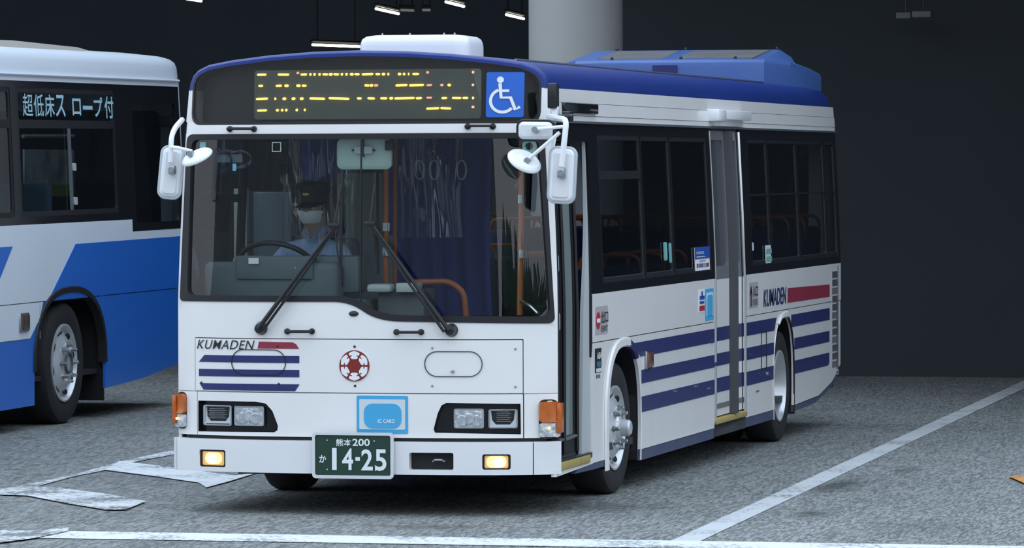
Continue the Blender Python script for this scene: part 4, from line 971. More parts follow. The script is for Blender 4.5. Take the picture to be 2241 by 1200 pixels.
# ---- wheels
def wheel_meshes():
    out = {}
    bm = bmesh.new(); alathe(bm, [(-.235,.26),(-.24,.33),(-.225,.39),(-.19,.408),(-.03,.408),(-.008,.395),(.002,.36),(.0,.31),(-.012,.268),(-.03,.256)], (0,0,0), 'x', 56)
    for k in range(4):
        pass
    bmesh.ops.recalc_face_normals(bm, faces=bm.faces); me = bpy.data.meshes.new('tyre'); bm.to_mesh(me); bm.free(); me.materials.append(TYRE); me.shade_smooth(); me.set_sharp_from_angle(angle=.7); out['tyre'] = me
    return out
WM = wheel_meshes()
def disc_holes(prof, rh, xh, n=8, rad=.036, m=SILVER): pass
def wheel(x, y, s, rear, par, z=.428, R=1.0, lab=None, flat=False):
    w = bpy.data.objects.new('wheel', None); COL.objects.link(w); w.parent = par; w.location = (x, y, z); w.scale = (s*R, R, R)
    if lab: w['label'] = lab
    t = link('tyre', WM['tyre'], None, w, None, 0)
    bm = bmesh.new()
    if rear: prof = [(-.032,.262),(-.004,.262),(-.002,.25),(-.03,.24),(-.10,.228),(-.15,.21),(-.16,.12),(-.15,.10),(-.15,.0)]
    else: prof = [(-.032,.262),(-.004,.262),(-.002,.25),(-.022,.242),(-.04,.225),(-.028,.20),(-.004,.165),(.012,.13),(.016,.10),(.016,.0)]
    alathe(bm, prof, (0,0,0), 'x', 56); fin(bm, 'rim', SILVER, w)
    if not rear:
        for k in range(8):
            A = 2*math.pi*(k+.3)/8; bm = bmesh.new()
            alathe(bm, [(0,.001),(.002,.03),(-.004,.033)], (0,0,0), 'x', 18); 
            xf(bm, bm.verts, Matrix.Translation((-.022, math.cos(A)*.197, math.sin(A)*.197)) @ Matrix.Rotation(A,4,'X') @ Matrix.Rotation(-.6,4,'Z') @ Matrix.Diagonal((1,.75,1.15,1)))
            fin(bm, 'hand_hole', BLACK, w)
        for k in range(8):
            A = 2*math.pi*k/8; bm = bmesh.new(); alathe(bm, [(.01,.02),(.022,.02),(.024,.014),(.05,.013),(.054,.008)], (0,math.cos(A)*.122,math.sin(A)*.122), 'x', 6, True); fin(bm, 'wheel_nut', STEEL, w)
        if flat: bm = bmesh.new(); alathe(bm, [(.012,.075),(.03,.074),(.032,.062),(-.01,.058),(-.012,.0)], (0,0,0), 'x', 24); fin(bm, 'hub', GREYP, w); return w
        bm = bmesh.new(); alathe(bm, [(.01,.08),(.03,.07),(.035,.055),(.085,.05),(.095,.04),(.097,.0)], (0,0,0), 'x', 24); fin(bm, 'hub', SILVER, w)
    else:
        bm = bmesh.new(); alathe(bm, [(-.15,.1),(-.08,.09),(-.06,.07),(-.055,.0)], (0,0,0), 'x', 24); fin(bm, 'hub', SILVER, w)
        for k in range(8):
            A = 2*math.pi*k/8; bm = bmesh.new(); alathe(bm, [(-.155,.018),(-.13,.018),(-.125,.01)], (0,math.cos(A)*.14,math.sin(A)*.14), 'x', 6, True); fin(bm, 'wheel_nut', STEEL, w)
    return w
wf = wheel(1.10, WF, 1, False, R0, lab='front wheel with silver hub on the door side'); wf.rotation_euler.z = math.radians(-2.0)
wl = wheel(-1.085, WF, -1, False, R0, lab='front wheel on the driver side'); wl.rotation_euler.z = math.radians(-2.0)
wheel(1.125, WR, 1, True, R0, lab='rear wheel with deep silver dish'); wheel(-1.125, WR, -1, True, R0)
for s in (-1,1):
    t = link('inner_tyre', WM['tyre'], None, R0, None, 0); t.location = (s*.82, WR, .428); t.scale = (s,1,1)
tube('axle', [(-.9,WF,.4),(.9,WF,.4)], .06, LINING, R0); tube('axle', [(-.9,WR,.4),(.9,WR,.4)], .09, LINING, R0)
# ---- mirrors
def mirror_rect(name, u0, v0, u1, v1, y, r, depth, mrim, lab, tilt=0., yaw=0., rimw=.012):
    a, b = lp(u0, v1, y), lp(u1, v0, y); w, h = (b.x-a.x)/2, (b.z-a.z)/2; c = (a+b)/2
    o = bpy.data.objects.new(name, None); COL.objects.link(o); o.parent = R0; o.location = c; o.rotation_euler = (0, tilt, yaw); o['label'] = lab
    def shell(nm, seq, m):
        bm = bmesh.new(); rows = []
        for d, k in seq: rows.append([bm.verts.new((p, d, q)) for p, q in rrect(-w+k,-h+k,w-k,h-k,max(.004,r-k),6)])
        for A, B in zip(rows, rows[1:]):
            for i in range(len(A)): bm.faces.new((A[i],A[(i+1)%len(A)],B[(i+1)%len(A)],B[i]))
        bm.faces.new(rows[0]); bm.faces.new(rows[-1]); return fin(bm, nm, m, o, None, .5)
    shell('mirror_rim', [(.02,.004),(.016,0),(-.004,0),(-.01,.004)], mrim)
    shell('mirror_back', [(.0,.012),(-.012,.015),(-.024,.022),(-.032,.045)], MIRW)
    k = min(w,h)*.42
    shell('back_ridge', [(-.030,k),(-.036,k+.006)], mat('mirror_shade',(.74,.75,.77),.3))
    shell('mirror_face', [(.019,.008),(.0225,.009)], REFLEC)
    return o, c, w, h
def arm(pts, r, par=R0, m=MIRW): return tube('mirror_arm', smoothpath([lp(u,v,y) for u, v, y in pts]), r, m, par, 8)
def clamp(u, v, y, par, s=.022):
    c = lp(u,v,y); bm = bmesh.new(); abox(bm, c.x-s, c.x+s, c.y-s, c.y+s, c.z-s*1.3, c.z+s*1.3, .006); alathe(bm, [(-.03,.018),(.03,.018)], c+Vector((0,0,0)), 'y', 10, True); return fin(bm, 'mirror_clamp', STEEL, par)
o1,_,_,_ = mirror_rect('under_view_mirror', 1130, 261, 1216, 311, -.20, .045, .05, TRIMB, 'wide white-backed mirror over the windscreen corner', tilt=math.radians(1))
o2,_,_,_ = mirror_rect('side_mirror', 1199, 320, 1261, 447, -.22, .05, .05, mat('mirror_rim_grey',(.5,.54,.58),.4), 'tall white-backed mirror on the door side', tilt=math.radians(3.2))
arm([(1200,255,.02),(1215,258,-.14),(1240,262,-.26),(1236,300,-.28),(1229,365,-.285)], .017)
arm([(1236,277,-.265),(1195,281,-.265),(1172,283,-.265)], .010); clamp(1172,284,-.25,R0,.014); clamp(1229,379,-.275,R0)
arm([(1225,290,-.265),(1190,320,-.27),(1158,347,-.275)], .011); clamp(1155,352,-.26,R0,.014)
tube('mirror_arm', smoothpath([lp(1208,330,-.16), lp(1214,300,-.12), lp(1212,270,.0)]), .012, MIRW, R0, 8)
def disc(u, v, y, rx, rot, lab):
    o = bpy.data.objects.new('round_mirror', None); COL.objects.link(o); o.parent = R0; o.location = lp(u,v,y); o.rotation_mode = 'QUATERNION'; o.rotation_quaternion = Vector((0,-1,0)).rotation_difference(Vector(rot).normalized()); o['label'] = lab
    bm = bmesh.new(); alathe(bm, [(-.03,.0),(-.03,.03),(-.02,.045),(-.016,rx*.82),(-.006,rx*.95),(.004,rx),(.012,rx*.97)], (0,0,0), 'y', 36); fin(bm, 'mirror_back', MIRW, o, None, .4)
    bm = bmesh.new(); alathe(bm, [(.011,rx*.96),(.022,rx*.6),(.026,.0)], (0,0,0), 'y', 36); fin(bm, 'mirror_face', REFLEC, o)
    return o
disc(1148, 352, -.24, .104, (.50,-.40,.77), 'round white-backed mirror on the door side')
disc(431, 343, -.22, .097, (-.30,-.40,.86), 'round white-backed mirror on the driver side')
mirror_rect('side_mirror', 349, 318, 400, 437, -.12, .05, .05, mat('mirror_rim_grey'), 'tall white-backed mirror on the driver side', tilt=math.radians(5.5), yaw=math.radians(12))
arm([(399,262,.02),(383,280,-.10),(375,300,-.17),(374,330,-.18),(373,355,-.18)], .016); clamp(377,372,-.175,R0,.02)
arm([(373,322,-.18),(395,325,-.24),(420,331,-.25)], .010); clamp(418,337,-.245,R0,.013)
# dark box on the corner above the mirrors
a, b = lp(1200,238,-.02), lp(1220,182,-.02)
bm = bmesh.new(); abox(bm, a.x, b.x, -.05, .03, a.z, b.z, .01); k_ = fin(bm, 'corner_sensor', TRIMB, R0, 'narrow dark box on the front corner')
a = lp(1213,262,-.02); bm = bmesh.new(); abox(bm, a.x-.015, a.x+.02, -.03, .05, a.z, a.z+.08, .006); fin(bm, 'sensor_bracket', MIRW, k_)
a = lp(1236,255,0.); bm = bmesh.new(); abox(bm, a.x-.02, a.x+.03, .0, .10, a.z-.03, a.z+.03, .008); alathe(bm, [(-.03,.012),(.05,.012)], a+Vector((.0,-.01,.0)), 'x', 8, True); fin(bm, 'mirror_hinge', TRIMB, R0)
# ================================================================== inside the white bus
DASH = mat('dash_grey', (.11,.135,.145), .65, noise=(9,.3,(.085,.095,.10)))
SEATF = mat('seat_navy', (.022,.03,.10), .8, noise=(20,.4,(.04,.05,.14)))
NAVYREFL = mat('navy_reflection', (.065,.085,.36), .75)  # blue of the windscreen reflection, put into a sheet inside
PART = mat('partition_grey', (.24,.28,.32), .55)
RUB = mat('wheel_black', (.02,.02,.022), .45)
bm = bmesh.new(); abox(bm, -1.06, -.07, .10, .80, .90, 1.262, .03); db = fin(bm, 'dashboard', DASH, R0)
a, b = lp(456,640,.52), lp(748,574,.52)
bm = bmesh.new(); abox(bm, a.x, b.x, .42, .66, 1.25, b.z, .035, 3); fin(bm, 'instrument_hood', DASH, db)
a, b = lp(520,590,.45), lp(690,560,.45); bm = bmesh.new(); abox(bm, a.x, b.x, .40, .5, a.z-.06, b.z, .015); fin(bm, 'meter_hood', DASH, db)
a, b = lp(544,578,.39), lp(566,565,.39); bm = bmesh.new(); abox(bm, a.x, b.x, .388, .395, a.z, b.z); fin(bm, 'dash_note', WHITEV, db, 'white paper note')
bm = bmesh.new()
for u, v in ((646,587),(642,613)): c = lp(u,v,.4); bmesh.ops.create_uvsphere(bm, u_segments=8, v_segments=6, radius=.006, matrix=Matrix.Translation(c))
fin(bm, 'dash_stud', CHROME, db)
a, b = lp(676,604,.6), lp(790,560,.6); bm = bmesh.new(); abox(bm, a.x, b.x, .55, .75, a.z-.1, b.z, .02); fin(bm, 'switch_console', DASH, db)
bm = bmesh.new(); abox(bm, -.07, 1.03, .10, .30, .90, 1.135, .02); fin(bm, 'entrance_shelf', DASH, R0)
# steering wheel
SWC = lp(608, 583, .74); PHI = math.radians(38)
EX = Vector((1,0,0)); EN = Vector((0, math.sin(PHI), math.cos(PHI))); EY = EN.cross(EX)
if EY.y > 0: EY = -EY                       # EY points forward (to the windscreen) and up
EY = Vector((0,-math.cos(PHI), math.sin(PHI)))
SWR = .232
sw = bpy.data.objects.new('steering_wheel', None); COL.objects.link(sw); sw.parent = R0
bm = bmesh.new(); ring = []
for k in range(40):
    A = 2*math.pi*k/40; o = EX*math.cos(A)+EY*math.sin(A)
    ring.append([bm.verts.new(SWC+o*SWR+(o*math.cos(t)+EN*math.sin(t))*.016) for t in [2*math.pi*j/8 for j in range(8)]])
for k in range(40):
    a_, b_ = ring[k], ring[(k+1)%40]
    for j in range(8): bm.faces.new((a_[j],a_[(j+1)%8],b_[(j+1)%8],b_[j]))
fin(bm, 'wheel_rim', RUB, sw)
for A in (math.radians(200), math.radians(-20), math.radians(270)):
    o = EX*math.cos(A)+EY*math.sin(A); tube('wheel_spoke', [SWC-EN*.05, SWC+o*SWR*.5-EN*.03, SWC+o*SWR], .011, RUB, sw, 6)
bm = bmesh.new(); alathe(bm, [(0,.05),(.03,.045),(.035,.0)], (0,0,0), 'z', 16); xf(bm, bm.verts, Matrix.Translation(SWC-EN*.06)@EN.to_track_quat('Z','Y').to_matrix().to_4x4()); fin(bm, 'wheel_boss', RUB, sw)
tube('steering_column', [SWC-EN*.05, SWC-EN*.45], .04, LINING, sw)
# driver seat and partitions
DX = lp(684, 470, 1.25).x
PZ = lp(677, 452, 1.22).z-.715; PY_ = 1.36
box('driver_platform', -1.08, -.15, .8, 1.8, .345, PZ-.46, LINING, R0)
bm = bmesh.new(); abox(bm, DX-.23, DX+.23, PY_-.32, PY_+.18, PZ-.22, PZ-.12, .04, 3); ds = fin(bm, 'driver_seat', GREYP, R0)
bm = bmesh.new(); abox(bm, DX-.22, DX+.22, PY_+.12, PY_+.24, PZ-.14, PZ+.52, .05, 3); abox(bm, DX-.13, DX+.13, PY_+.14, PY_+.23, PZ+.53, PZ+.74, .04, 3); fin(bm, 'seat_back', GREYP, ds)
box('seat_pedestal', DX-.15, DX+.15, PY_-.2, PY_+.1, PZ-.46, PZ-.22, LINING, ds)
box('driver_partition', -1.06, -.28, 1.84, 1.87, .345, 1.62, PART, R0, .005)
a, b = lp(556,545,1.82), lp(640,420,1.82); box('partition_panel', a.x, b.x, 1.80, 1.84, 1.3, b.z, PART, R0, .01)
a, b = lp(513,575,1.75), lp(541,413,1.75); box('cream_post', a.x, b.x, 1.74, 1.79, 1.0, b.z, CREAM, R0, .006)
a, b = lp(738,560,1.9), lp(838,378,1.9); box('driver_screen', a.x, b.x, 1.89, 1.91, .9, b.z, mat('screen_grey',(.26,.29,.28),.5), R0, .01)
# inside mirror on the windscreen header
a, b = lp(738,371,.16), lp(857,303,.16)
bm = bmesh.new(); rows = []
for d, k in ((.03,.01),(.02,0),(-.005,.0),(-.016,.012),(-.02,.03)): rows.append([bm.verts.new(((a.x+b.x)/2+p, .16+d, (a.z+b.z)/2+q)) for p, q in rrect(-(b.x-a.x)/2+k,-(b.z-a.z)/2+k,(b.x-a.x)/2-k,(b.z-a.z)/2-k,.035,5)])
for A, B in zip(rows, rows[1:]):
    for i in range(len(A)): bm.faces.new((A[i],A[(i+1)%len(A)],B[(i+1)%len(A)],B[i]))
bm.faces.new(rows[0]); bm.faces.new(rows[-1]); im = fin(bm, 'inside_mirror', PALE, R0, 'pale inside mirror seen from behind', .5)
c = lp(796,329,.13); bm = bmesh.new(); abox(bm, c.x-.055, c.x+.055, .115, .145, c.z-.022, c.z+.022, .004); k_ = fin(bm, 'mirror_bracket', LGREY, im)
tube('bracket_bar', [(c.x,.12,c.z-.04),(c.x,.12,c.z+.07)], .008, TRIMB, im); tube('bracket_bar', [(c.x-.07,.125,c.z),(c.x+.07,.125,c.z)], .006, TRIMB, im)
c = lp(851,318,.13); box('mirror_camera', c.x-.02, c.x+.03, .11, .16, c.z-.03, c.z+.03, TRIMB, im, .005)
# sun blind, stickers by the top corners
c = lp(510,345,.3); bm = bmesh.new(); abox(bm, c.x-.1, c.x+.06, .29, .31, c.z-.03, c.z+.02, .008); fin(bm, 'cab_fan', mat('fan_blue_grey',(.16,.22,.27),.5), R0)
c = lp(487,352,.28); bm = bmesh.new(); alathe(bm, [(-.02,.055),(0,.06),(.02,.055)], c, 'y', 20); fin(bm, 'fan_cage', TRIMB, R0)
for u0, v0, u1, v1, m_ in ((433,311,446,329,mat('tag_cyan')),(506,358,514,374,mat('tag_cyan'))):
    a_, b_ = fp(u0,v1), fp(u1,v0); patch('screen_tag', Fs, rrect(a_[0],a_[1],b_[0],b_[1],.003), m_, R0, off=-.016, th=.002, st=(1,1))
a_, b_ = fp(593,332), fp(613,311); patch('screen_label', Fs, rrect(a_[0],a_[1],b_[0],b_[1],.002), WHITEV, R0, [rrect(a_[0]+.004,a_[1]+.004,b_[0]-.004,b_[1]-.004,.001)], off=-.016, th=.002, st=(1,1))
c = fp(1160,320); patch('screen_roundel', Fs, circ(c[0],c[1],.04,24), STGREEN, R0, [circ(c[0],c[1],.022,24)], off=-.016, th=.002, st=(1,1))
# fare box and orange rails
a, b = lp(832,700,.62), lp(935,632,.62); bm = bmesh.new(); abox(bm, a.x, b.x, .55, .85, .345, b.z, .02); fb = fin(bm, 'fare_box', GREYP, R0)
a, b = lp(810,640,.55), lp(925,617,.55); bm = bmesh.new(); abox(bm, a.x, a.x+.15, .46, .60, a.z, b.z-.012, .02); fin(bm, 'coin_tray', LGREY, fb)
a = lp(870,640,.52); bm = bmesh.new(); abox(bm, a.x, a.x+.13, .48, .62, a.z, a.z+.055, .008); fin(bm, 'card_reader', mat('reader_pale',(.5,.56,.52),.4), fb)
def rail(pts, r=.017, m=ORANGE): return tube('grab_rail', smoothpath([lp(*p) for p in pts]), r, m, R0, 10)
rail([(906,618,.85),(985,616,.85),(1016,640,.85),(1021,706,.85)], .018)
rail([(845,300,1.0),(845,470,1.0),(844,700,1.0)], .016); rail([(866,300,1.5),(865,470,1.5),(864,700,1.5)], .014)
rail([(1142,300,.55),(1141,470,.55),(1138,690,.55)], .019); rail([(1150,557,.55),(1200,556,.75)], .018); rail([(1137,330,.55),(1143,385,.55),(1130,410,.7)], .012)
for u, v, y in ((845,497,.98),(845,551,.98),(1143,556,.53),(1141,436,.53)):
    c = lp(u,v,y); bm = bmesh.new(); alathe(bm, [(-.025,.024),(.025,.024)], c, 'z', 12, True); fin(bm, 'rail_joint', CHROME, R0)
tube('door_bar', smoothpath([lp(1140,660,.5), lp(1160,668,.45), lp(1178,686,.4)]), .012, CHROME, R0, 8)
# navy sheets painting in the blue windscreen reflection, clear vinyl sheets round the driver
def sheet(name, u0, u1, v0, v1, y, m, amp, fr_, th=.0, n=60, yv=0.):
    a, b = lp(u0,v1,y), lp(u1,v0,y); V = []; bm = bmesh.new(); cols = []
    for i in range(n+1):
        t = i/n; x = a.x+(b.x-a.x)*t; dy = amp*math.sin(t*fr_*2*math.pi)+amp*.5*math.sin(t*fr_*3.3*math.pi+1)
        cols.append([bm.verts.new((x+.012*math.sin(4*s+3*t), y+dy*(1-.45*s)+yv*t+.01*math.sin(7*s+t*9), a.z+(b.z-a.z)*s)) for s in [j/8 for j in range(9)]])
    for A, B in zip(cols, cols[1:]):
        for j in range(8): bm.faces.new((A[j],B[j],B[j+1],A[j+1]))
    return fin(bm, name, m, R0, None, 0 if 0 else 3.0)
sheet('navy_reflection', 842, 1075, 300, 690, 2.35, NAVYREFL, .018, 6)
sheet('navy_reflection', 655, 765, 300, 392, 2.0, NAVYREFL, .012, 4)
sheet('vinyl_sheet', 612, 705, 300, 560, 1.05, VINYL, .03, 2.2, yv=.25); sheet('vinyl_sheet', 722, 800, 330, 600, 1.0, VINYL, .035, 2.6, yv=-.2)
sheet('vinyl_sheet', 870, 1010, 300, 520, 1.4, VINYL, .03, 3.0)
# hand straps under the ceiling
for u in (918, 950, 1010):
    c = lp(u, 372, 2.2); k_ = tube('hand_strap', [c+Vector((0,0,.06)), c+Vector((0,0,.5))], .008, mat('strap_grey',(.3,.3,.3),.7), R0, 6)
    bm = bmesh.new(); pts = [c+Vector((.03*math.cos(t),0,.06*math.sin(t))) for t in [2*math.pi*i/16 for i in range(17)]]; atube(bm, pts, .006, 6, False); fin(bm, 'strap_ring', WHITEV, k_)
for s in (-1,1): tube('ceiling_rail', [(s*.45,2.0,2.3),(s*.45,9.5,2.3)], .014, mat('rail_dull',(.4,.38,.3),.5), R0, 6)
# passenger seats
bm = bmesh.new(); abox(bm, -.21,.21,-.2,.22,.40,.50,.03); s1 = bm
bmesh.ops.recalc_face_normals(s1, faces=s1.faces); m1 = bpy.data.meshes.new('cushion'); s1.to_mesh(m1); s1.free(); m1.materials.append(SEATF)
bm = bmesh.new(); abox(bm, -.21,.21,.17,.26,.48,1.05,.04)
bmesh.ops.recalc_face_normals(bm, faces=bm.faces); m2 = bpy.data.meshes.new('backrest'); bm.to_mesh(m2); bm.free(); m2.materials.append(SEATF)
bm = bmesh.new(); abox(bm, -.05,.05,-.1,.1,0,.40); m3 = bpy.data.meshes.new('seat_leg'); bm.to_mesh(m3); bm.free(); m3.materials.append(GREYP)
bm = bmesh.new(); atube(bm, smoothpath([(-.2,.23,.95),(-.2,.23,1.13),(.2,.23,1.13),(.2,.23,.95)]), .012, 8); m4 = bpy.data.meshes.new('seat_handle'); bm.to_mesh(m4); bm.free(); m4.materials.append(ORANGE)
for s in (-1,1):
    for y in (2.75,3.5,4.25,5.2,5.9,6.6,7.4,8.1,8.8,9.5):
        if s > 0 and 4.7 < y < 6.3: continue
        for x in ((.85,) if y < 7 else (.42,.86)):
            k_ = bpy.data.objects.new('passenger_seat', None); COL.objects.link(k_); k_.parent = R0; k_.location = (s*x, y, .345+(.18 if y > 7 else 0))
            for nm, me in (('cushion',m1),('backrest',m2),('seat_leg',m3),('seat_handle',m4)):
                c = bpy.data.objects.new(nm, me); COL.objects.link(c); c.parent = k_

# ================================================================== the driver
SKINM = mat('skin', (.48,.30,.22), .55); SHIRT = mat('shirt_pale_blue', (.42,.55,.82), .8, noise=(14,.5,(.28,.38,.62)), bump=(9,.6,.02)); TROUS = mat('trousers_dark', (.02,.022,.03), .8)
DP = Vector((DX, PY_, PZ)) + BUS
drv = empty('person', DP, 'bus driver in pale blue shirt, dark peaked cap and white face mask at the wheel', 'person')
wc = SWC+BUS-DP
def rimp(A): return wc+(EX*math.cos(A)+EY*math.sin(A))*SWR
nodes = []; edges = []; reg = []
def nd(p, r, par=None, region='shirt'):
    nodes.append((Vector(p), r)); reg.append(region)
    if par is not None: edges.append((par, len(nodes)-1))
    return len(nodes)-1
pel = nd((0,0,0), (.155,.12), None, 'trousers'); bel = nd((0,-.03,.17), (.15,.115), pel); che = nd((0,-.06,.34), (.165,.12), bel); uch = nd((0,-.07,.44), (.13,.095), che)
nb = nd((0,-.075,.515), (.066,.062), uch); nk = nd((0,-.085,.57), (.054,.056), nb, 'skin'); jaw = nd((-.006,-.115,.628), (.058,.075), nk, 'skin'); hm = nd((-.008,-.118,.695), (.074,.092), jaw, 'skin'); ht = nd((-.006,-.105,.77), (.066,.08), hm, 'skin')
for s, A in ((-1, math.radians(176)), (1, math.radians(4))):
    sh = nd((s*.165,-.065,.445), (.078,.075), uch); up_ = nd((s*.225,-.12,.36), (.058,.058), sh)
    R_ = rimp(A); out = (EX*math.cos(A)+EY*math.sin(A)); tg = (-EX*math.sin(A)+EY*math.cos(A))*(1 if s > 0 else -1)
    cp = lambda th, off, r=.03: R_+tg*off+(out*math.cos(th)+EN*math.sin(th))*r
    el = nd((s*.285,-.24,.25), (.046,.046), up_, 'shirt'); 
    wr = nd(R_+EN*.055+Vector((s*.03,.07,-.005)), (.031,.026), el, 'skin'); fa = None
    pm = nd(cp(math.radians(70),.0,.036), (.034,.022), wr, 'skin')
    for j, off in enumerate((-.030,-.010,.010,.030)):
        k1 = nd(cp(math.radians(35),off*1.1,.038), (.0095,.0095), pm, 'skin'); k2 = nd(cp(math.radians(-25),off*1.1,.034), (.009,.009), k1, 'skin'); k3 = nd(cp(math.radians(-95),off,.030), (.0085,.0085), k2, 'skin'); nd(cp(math.radians(-150),off,.028-.002*(j in (0,3))), (.0075,.0075), k3, 'skin')
    t1 = nd(cp(math.radians(110),.045,.036), (.011,.011), pm, 'skin'); t2 = nd(cp(math.radians(150),.060,.034), (.010,.010), t1, 'skin'); nd(cp(math.radians(195),.062,.030), (.008,.008), t2, 'skin')
    hp = nd((s*.095,-.03,-.015), (.095,.09), pel, 'trousers'); kn = nd((s*.15,-.45,.015), (.068,.066), hp, 'trousers'); ak = nd((s*.16,-.50,-.38), (.045,.045), kn, 'trousers'); nd((s*.16,-.66,-.425), (.04,.03), ak, 'trousers')
me = bpy.data.meshes.new('body'); me.from_pydata([tuple(p) for p, _ in nodes], edges, []); ob_ = bpy.data.objects.new('body', me); COL.objects.link(ob_)
md = ob_.modifiers.new('s', 'SKIN'); md.use_smooth_shade = True; md.branch_smoothing = .5
sv = me.skin_vertices[0].data
for i, (_, r) in enumerate(nodes): sv[i].radius = r; sv[i].use_root = (i == 0)
ob_.modifiers.new('d', 'SUBSURF').levels = 2
dg = bpy.context.evaluated_depsgraph_get(); m2_ = bpy.data.meshes.new_from_object(ob_.evaluated_get(dg)); bpy.data.objects.remove(ob_)
m2_.materials.clear()
for m_ in (SHIRT, SKINM, TROUS): m2_.materials.append(m_)
def segd(p, a, b):
    ab = b-a; t = max(0, min(1, (p-a).dot(ab)/max(1e-9, ab.length_squared))); return (p-(a+ab*t)).length
for f in m2_.polygons:
    c = f.center; best = min(((segd(c, nodes[i][0], nodes[j][0]), i, j) for i, j in edges))
    i, j = best[1], best[2]; da, dbb = (c-nodes[i][0]).length, (c-nodes[j][0]).length
    rg = reg[j] if reg[j] != 'skin' or dbb < da*1.3 or reg[i] == 'skin' else reg[i]
    f.material_index = {'shirt':0,'skin':1,'trousers':2}[rg]
link('body', m2_, None, drv, None, 0); m2_.shade_smooth()
# clothing and face
H = Vector((-.008,-.118,.695))
bm = bmesh.new(); prof = []
cap_rows = []
for z, rx, ry, oy in ((.735,.098,.112,.0),(.775,.100,.114,.0),(.79,.104,.118,.0),(.825,.132,.142,-.005),(.845,.13,.14,.0),(.858,.09,.1,.01),(.862,.02,.02,.01)):
    cap_rows.append([bm.verts.new((H.x+rx*math.cos(t), H.y+.012+oy+ry*math.sin(t), z+.012*math.sin(-t)*(z > .8))) for t in [2*math.pi*k/28 for k in range(28)]])
for A, B in zip(cap_rows, cap_rows[1:]):
    for k in range(28): bm.faces.new((A[k],A[(k+1)%28],B[(k+1)%28],B[k]))
bm.faces.new(cap_rows[-1]); CAPM = mat('cap_black', (.012,.013,.018), .6); cap = fin(bm, 'cap', CAPM, drv, 'dark peaked cap', 1.0)
bm = bmesh.new(); rows = []
for r, dz in ((1.0,.0),(1.25,-.012),(1.5,-.03),(1.55,-.036)):
    rows.append([bm.verts.new((H.x+.098*math.cos(t)*min(r,1.12), H.y+.012+.112*math.sin(t)*r, .742+dz*abs(math.sin(t)))) for t in [math.radians(-165+150*k/14) for k in range(15)]])
for A, B in zip(rows, rows[1:]):
    for k in range(14): bm.faces.new((A[k],A[k+1],B[k+1],B[k]))
fin(bm, 'peak', mat('cap_peak',(.01,.01,.012),.2), cap)
bm = bmesh.new(); bmesh.ops.create_uvsphere(bm, u_segments=12, v_segments=8, radius=.02, matrix=Matrix.Translation((H.x-.002, H.y-.105, .79))@Matrix.Diagonal((1.1,.3,.7,1))); fin(bm, 'cap_badge', mat('gold_badge',(.7,.45,.08),.35,.8), cap, 'gold badge')
bm = bmesh.new(); bmesh.ops.create_uvsphere(bm, u_segments=20, v_segments=14, radius=1., matrix=Matrix.Translation((H.x, H.y+.022, .705))@Matrix.Diagonal((.083,.092,.085,1)))
bmesh.ops.delete(bm, geom=[v for v in bm.verts if v.co.y < H.y-.0 or v.co.z < .645], context='VERTS'); fin(bm, 'hair', mat('hair_dark',(.02,.017,.015),.7), drv)
bm = bmesh.new(); rows = []
for z, rr_, fwd in ((.612,.052,.062),(.632,.062,.082),(.652,.068,.094),(.672,.072,.099),(.690,.074,.094)):
    rows.append([bm.verts.new((H.x+rr_*1.04*math.sin(t), H.y+.005-fwd*max(.12,math.cos(t))*1.03-.004*math.cos(2*t), z)) for t in [math.radians(-82+164*k/16) for k in range(17)]])
for A, B in zip(rows, rows[1:]):
    for k in range(16): bm.faces.new((A[k],A[k+1],B[k+1],B[k]))
fin(bm, 'face_mask', mat('mask_white',(.85,.88,.88),.85), drv, 'white face mask', 1.2)
for s in (-1,1):
    bm = bmesh.new(); bmesh.ops.create_uvsphere(bm, u_segments=10, v_segments=8, radius=.011, matrix=Matrix.Translation((H.x+s*.031, H.y-.083, .708))); e_ = fin(bm, 'eye', mat('eye_white',(.7,.7,.68),.2), drv)
    bm = bmesh.new(); bmesh.ops.create_uvsphere(bm, u_segments=10, v_segments=8, radius=.0058, matrix=Matrix.Translation((H.x+s*.031-.001, H.y-.0905, .708))); fin(bm, 'iris', mat('iris_dark',(.03,.02,.015),.2), e_)
    bm = bmesh.new(); bmesh.ops.create_uvsphere(bm, u_segments=10, v_segments=8, radius=.03, matrix=Matrix.Translation((H.x+s*.078, H.y+.012, .685))@Matrix.Rotation(s*.35,4,'Z')@Matrix.Diagonal((.3,.6,1.05,1))); fin(bm, 'ear', SKINM, drv)
    tube('eyebrow', [(H.x+s*.015,H.y-.092,.727),(H.x+s*.032,H.y-.09,.732),(H.x+s*.05,H.y-.078,.727)], .004, mat('hair_dark'), drv, 6)
    bm = bmesh.new(); q = [(s*.012,-.148,.49),(s*.075,-.10,.545),(s*.085,-.02,.575),(s*.06,-.035,.60),(s*.055,-.11,.58),(s*.01,-.150,.535)]
    if s: 
        f_ = [bm.verts.new(p) for p in q]; bm.faces.new((f_[0],f_[1],f_[4],f_[5])); bm.faces.new((f_[1],f_[2],f_[3],f_[4])); bmesh.ops.solidify(bm, geom=list(bm.faces), thickness=.006)
    fin(bm, 'collar', SHIRT, drv)
tube('nose', [(H.x,H.y-.085,.72),(H.x-.001,H.y-.108,.688)], [.008,.013], SKINM, drv, 8)
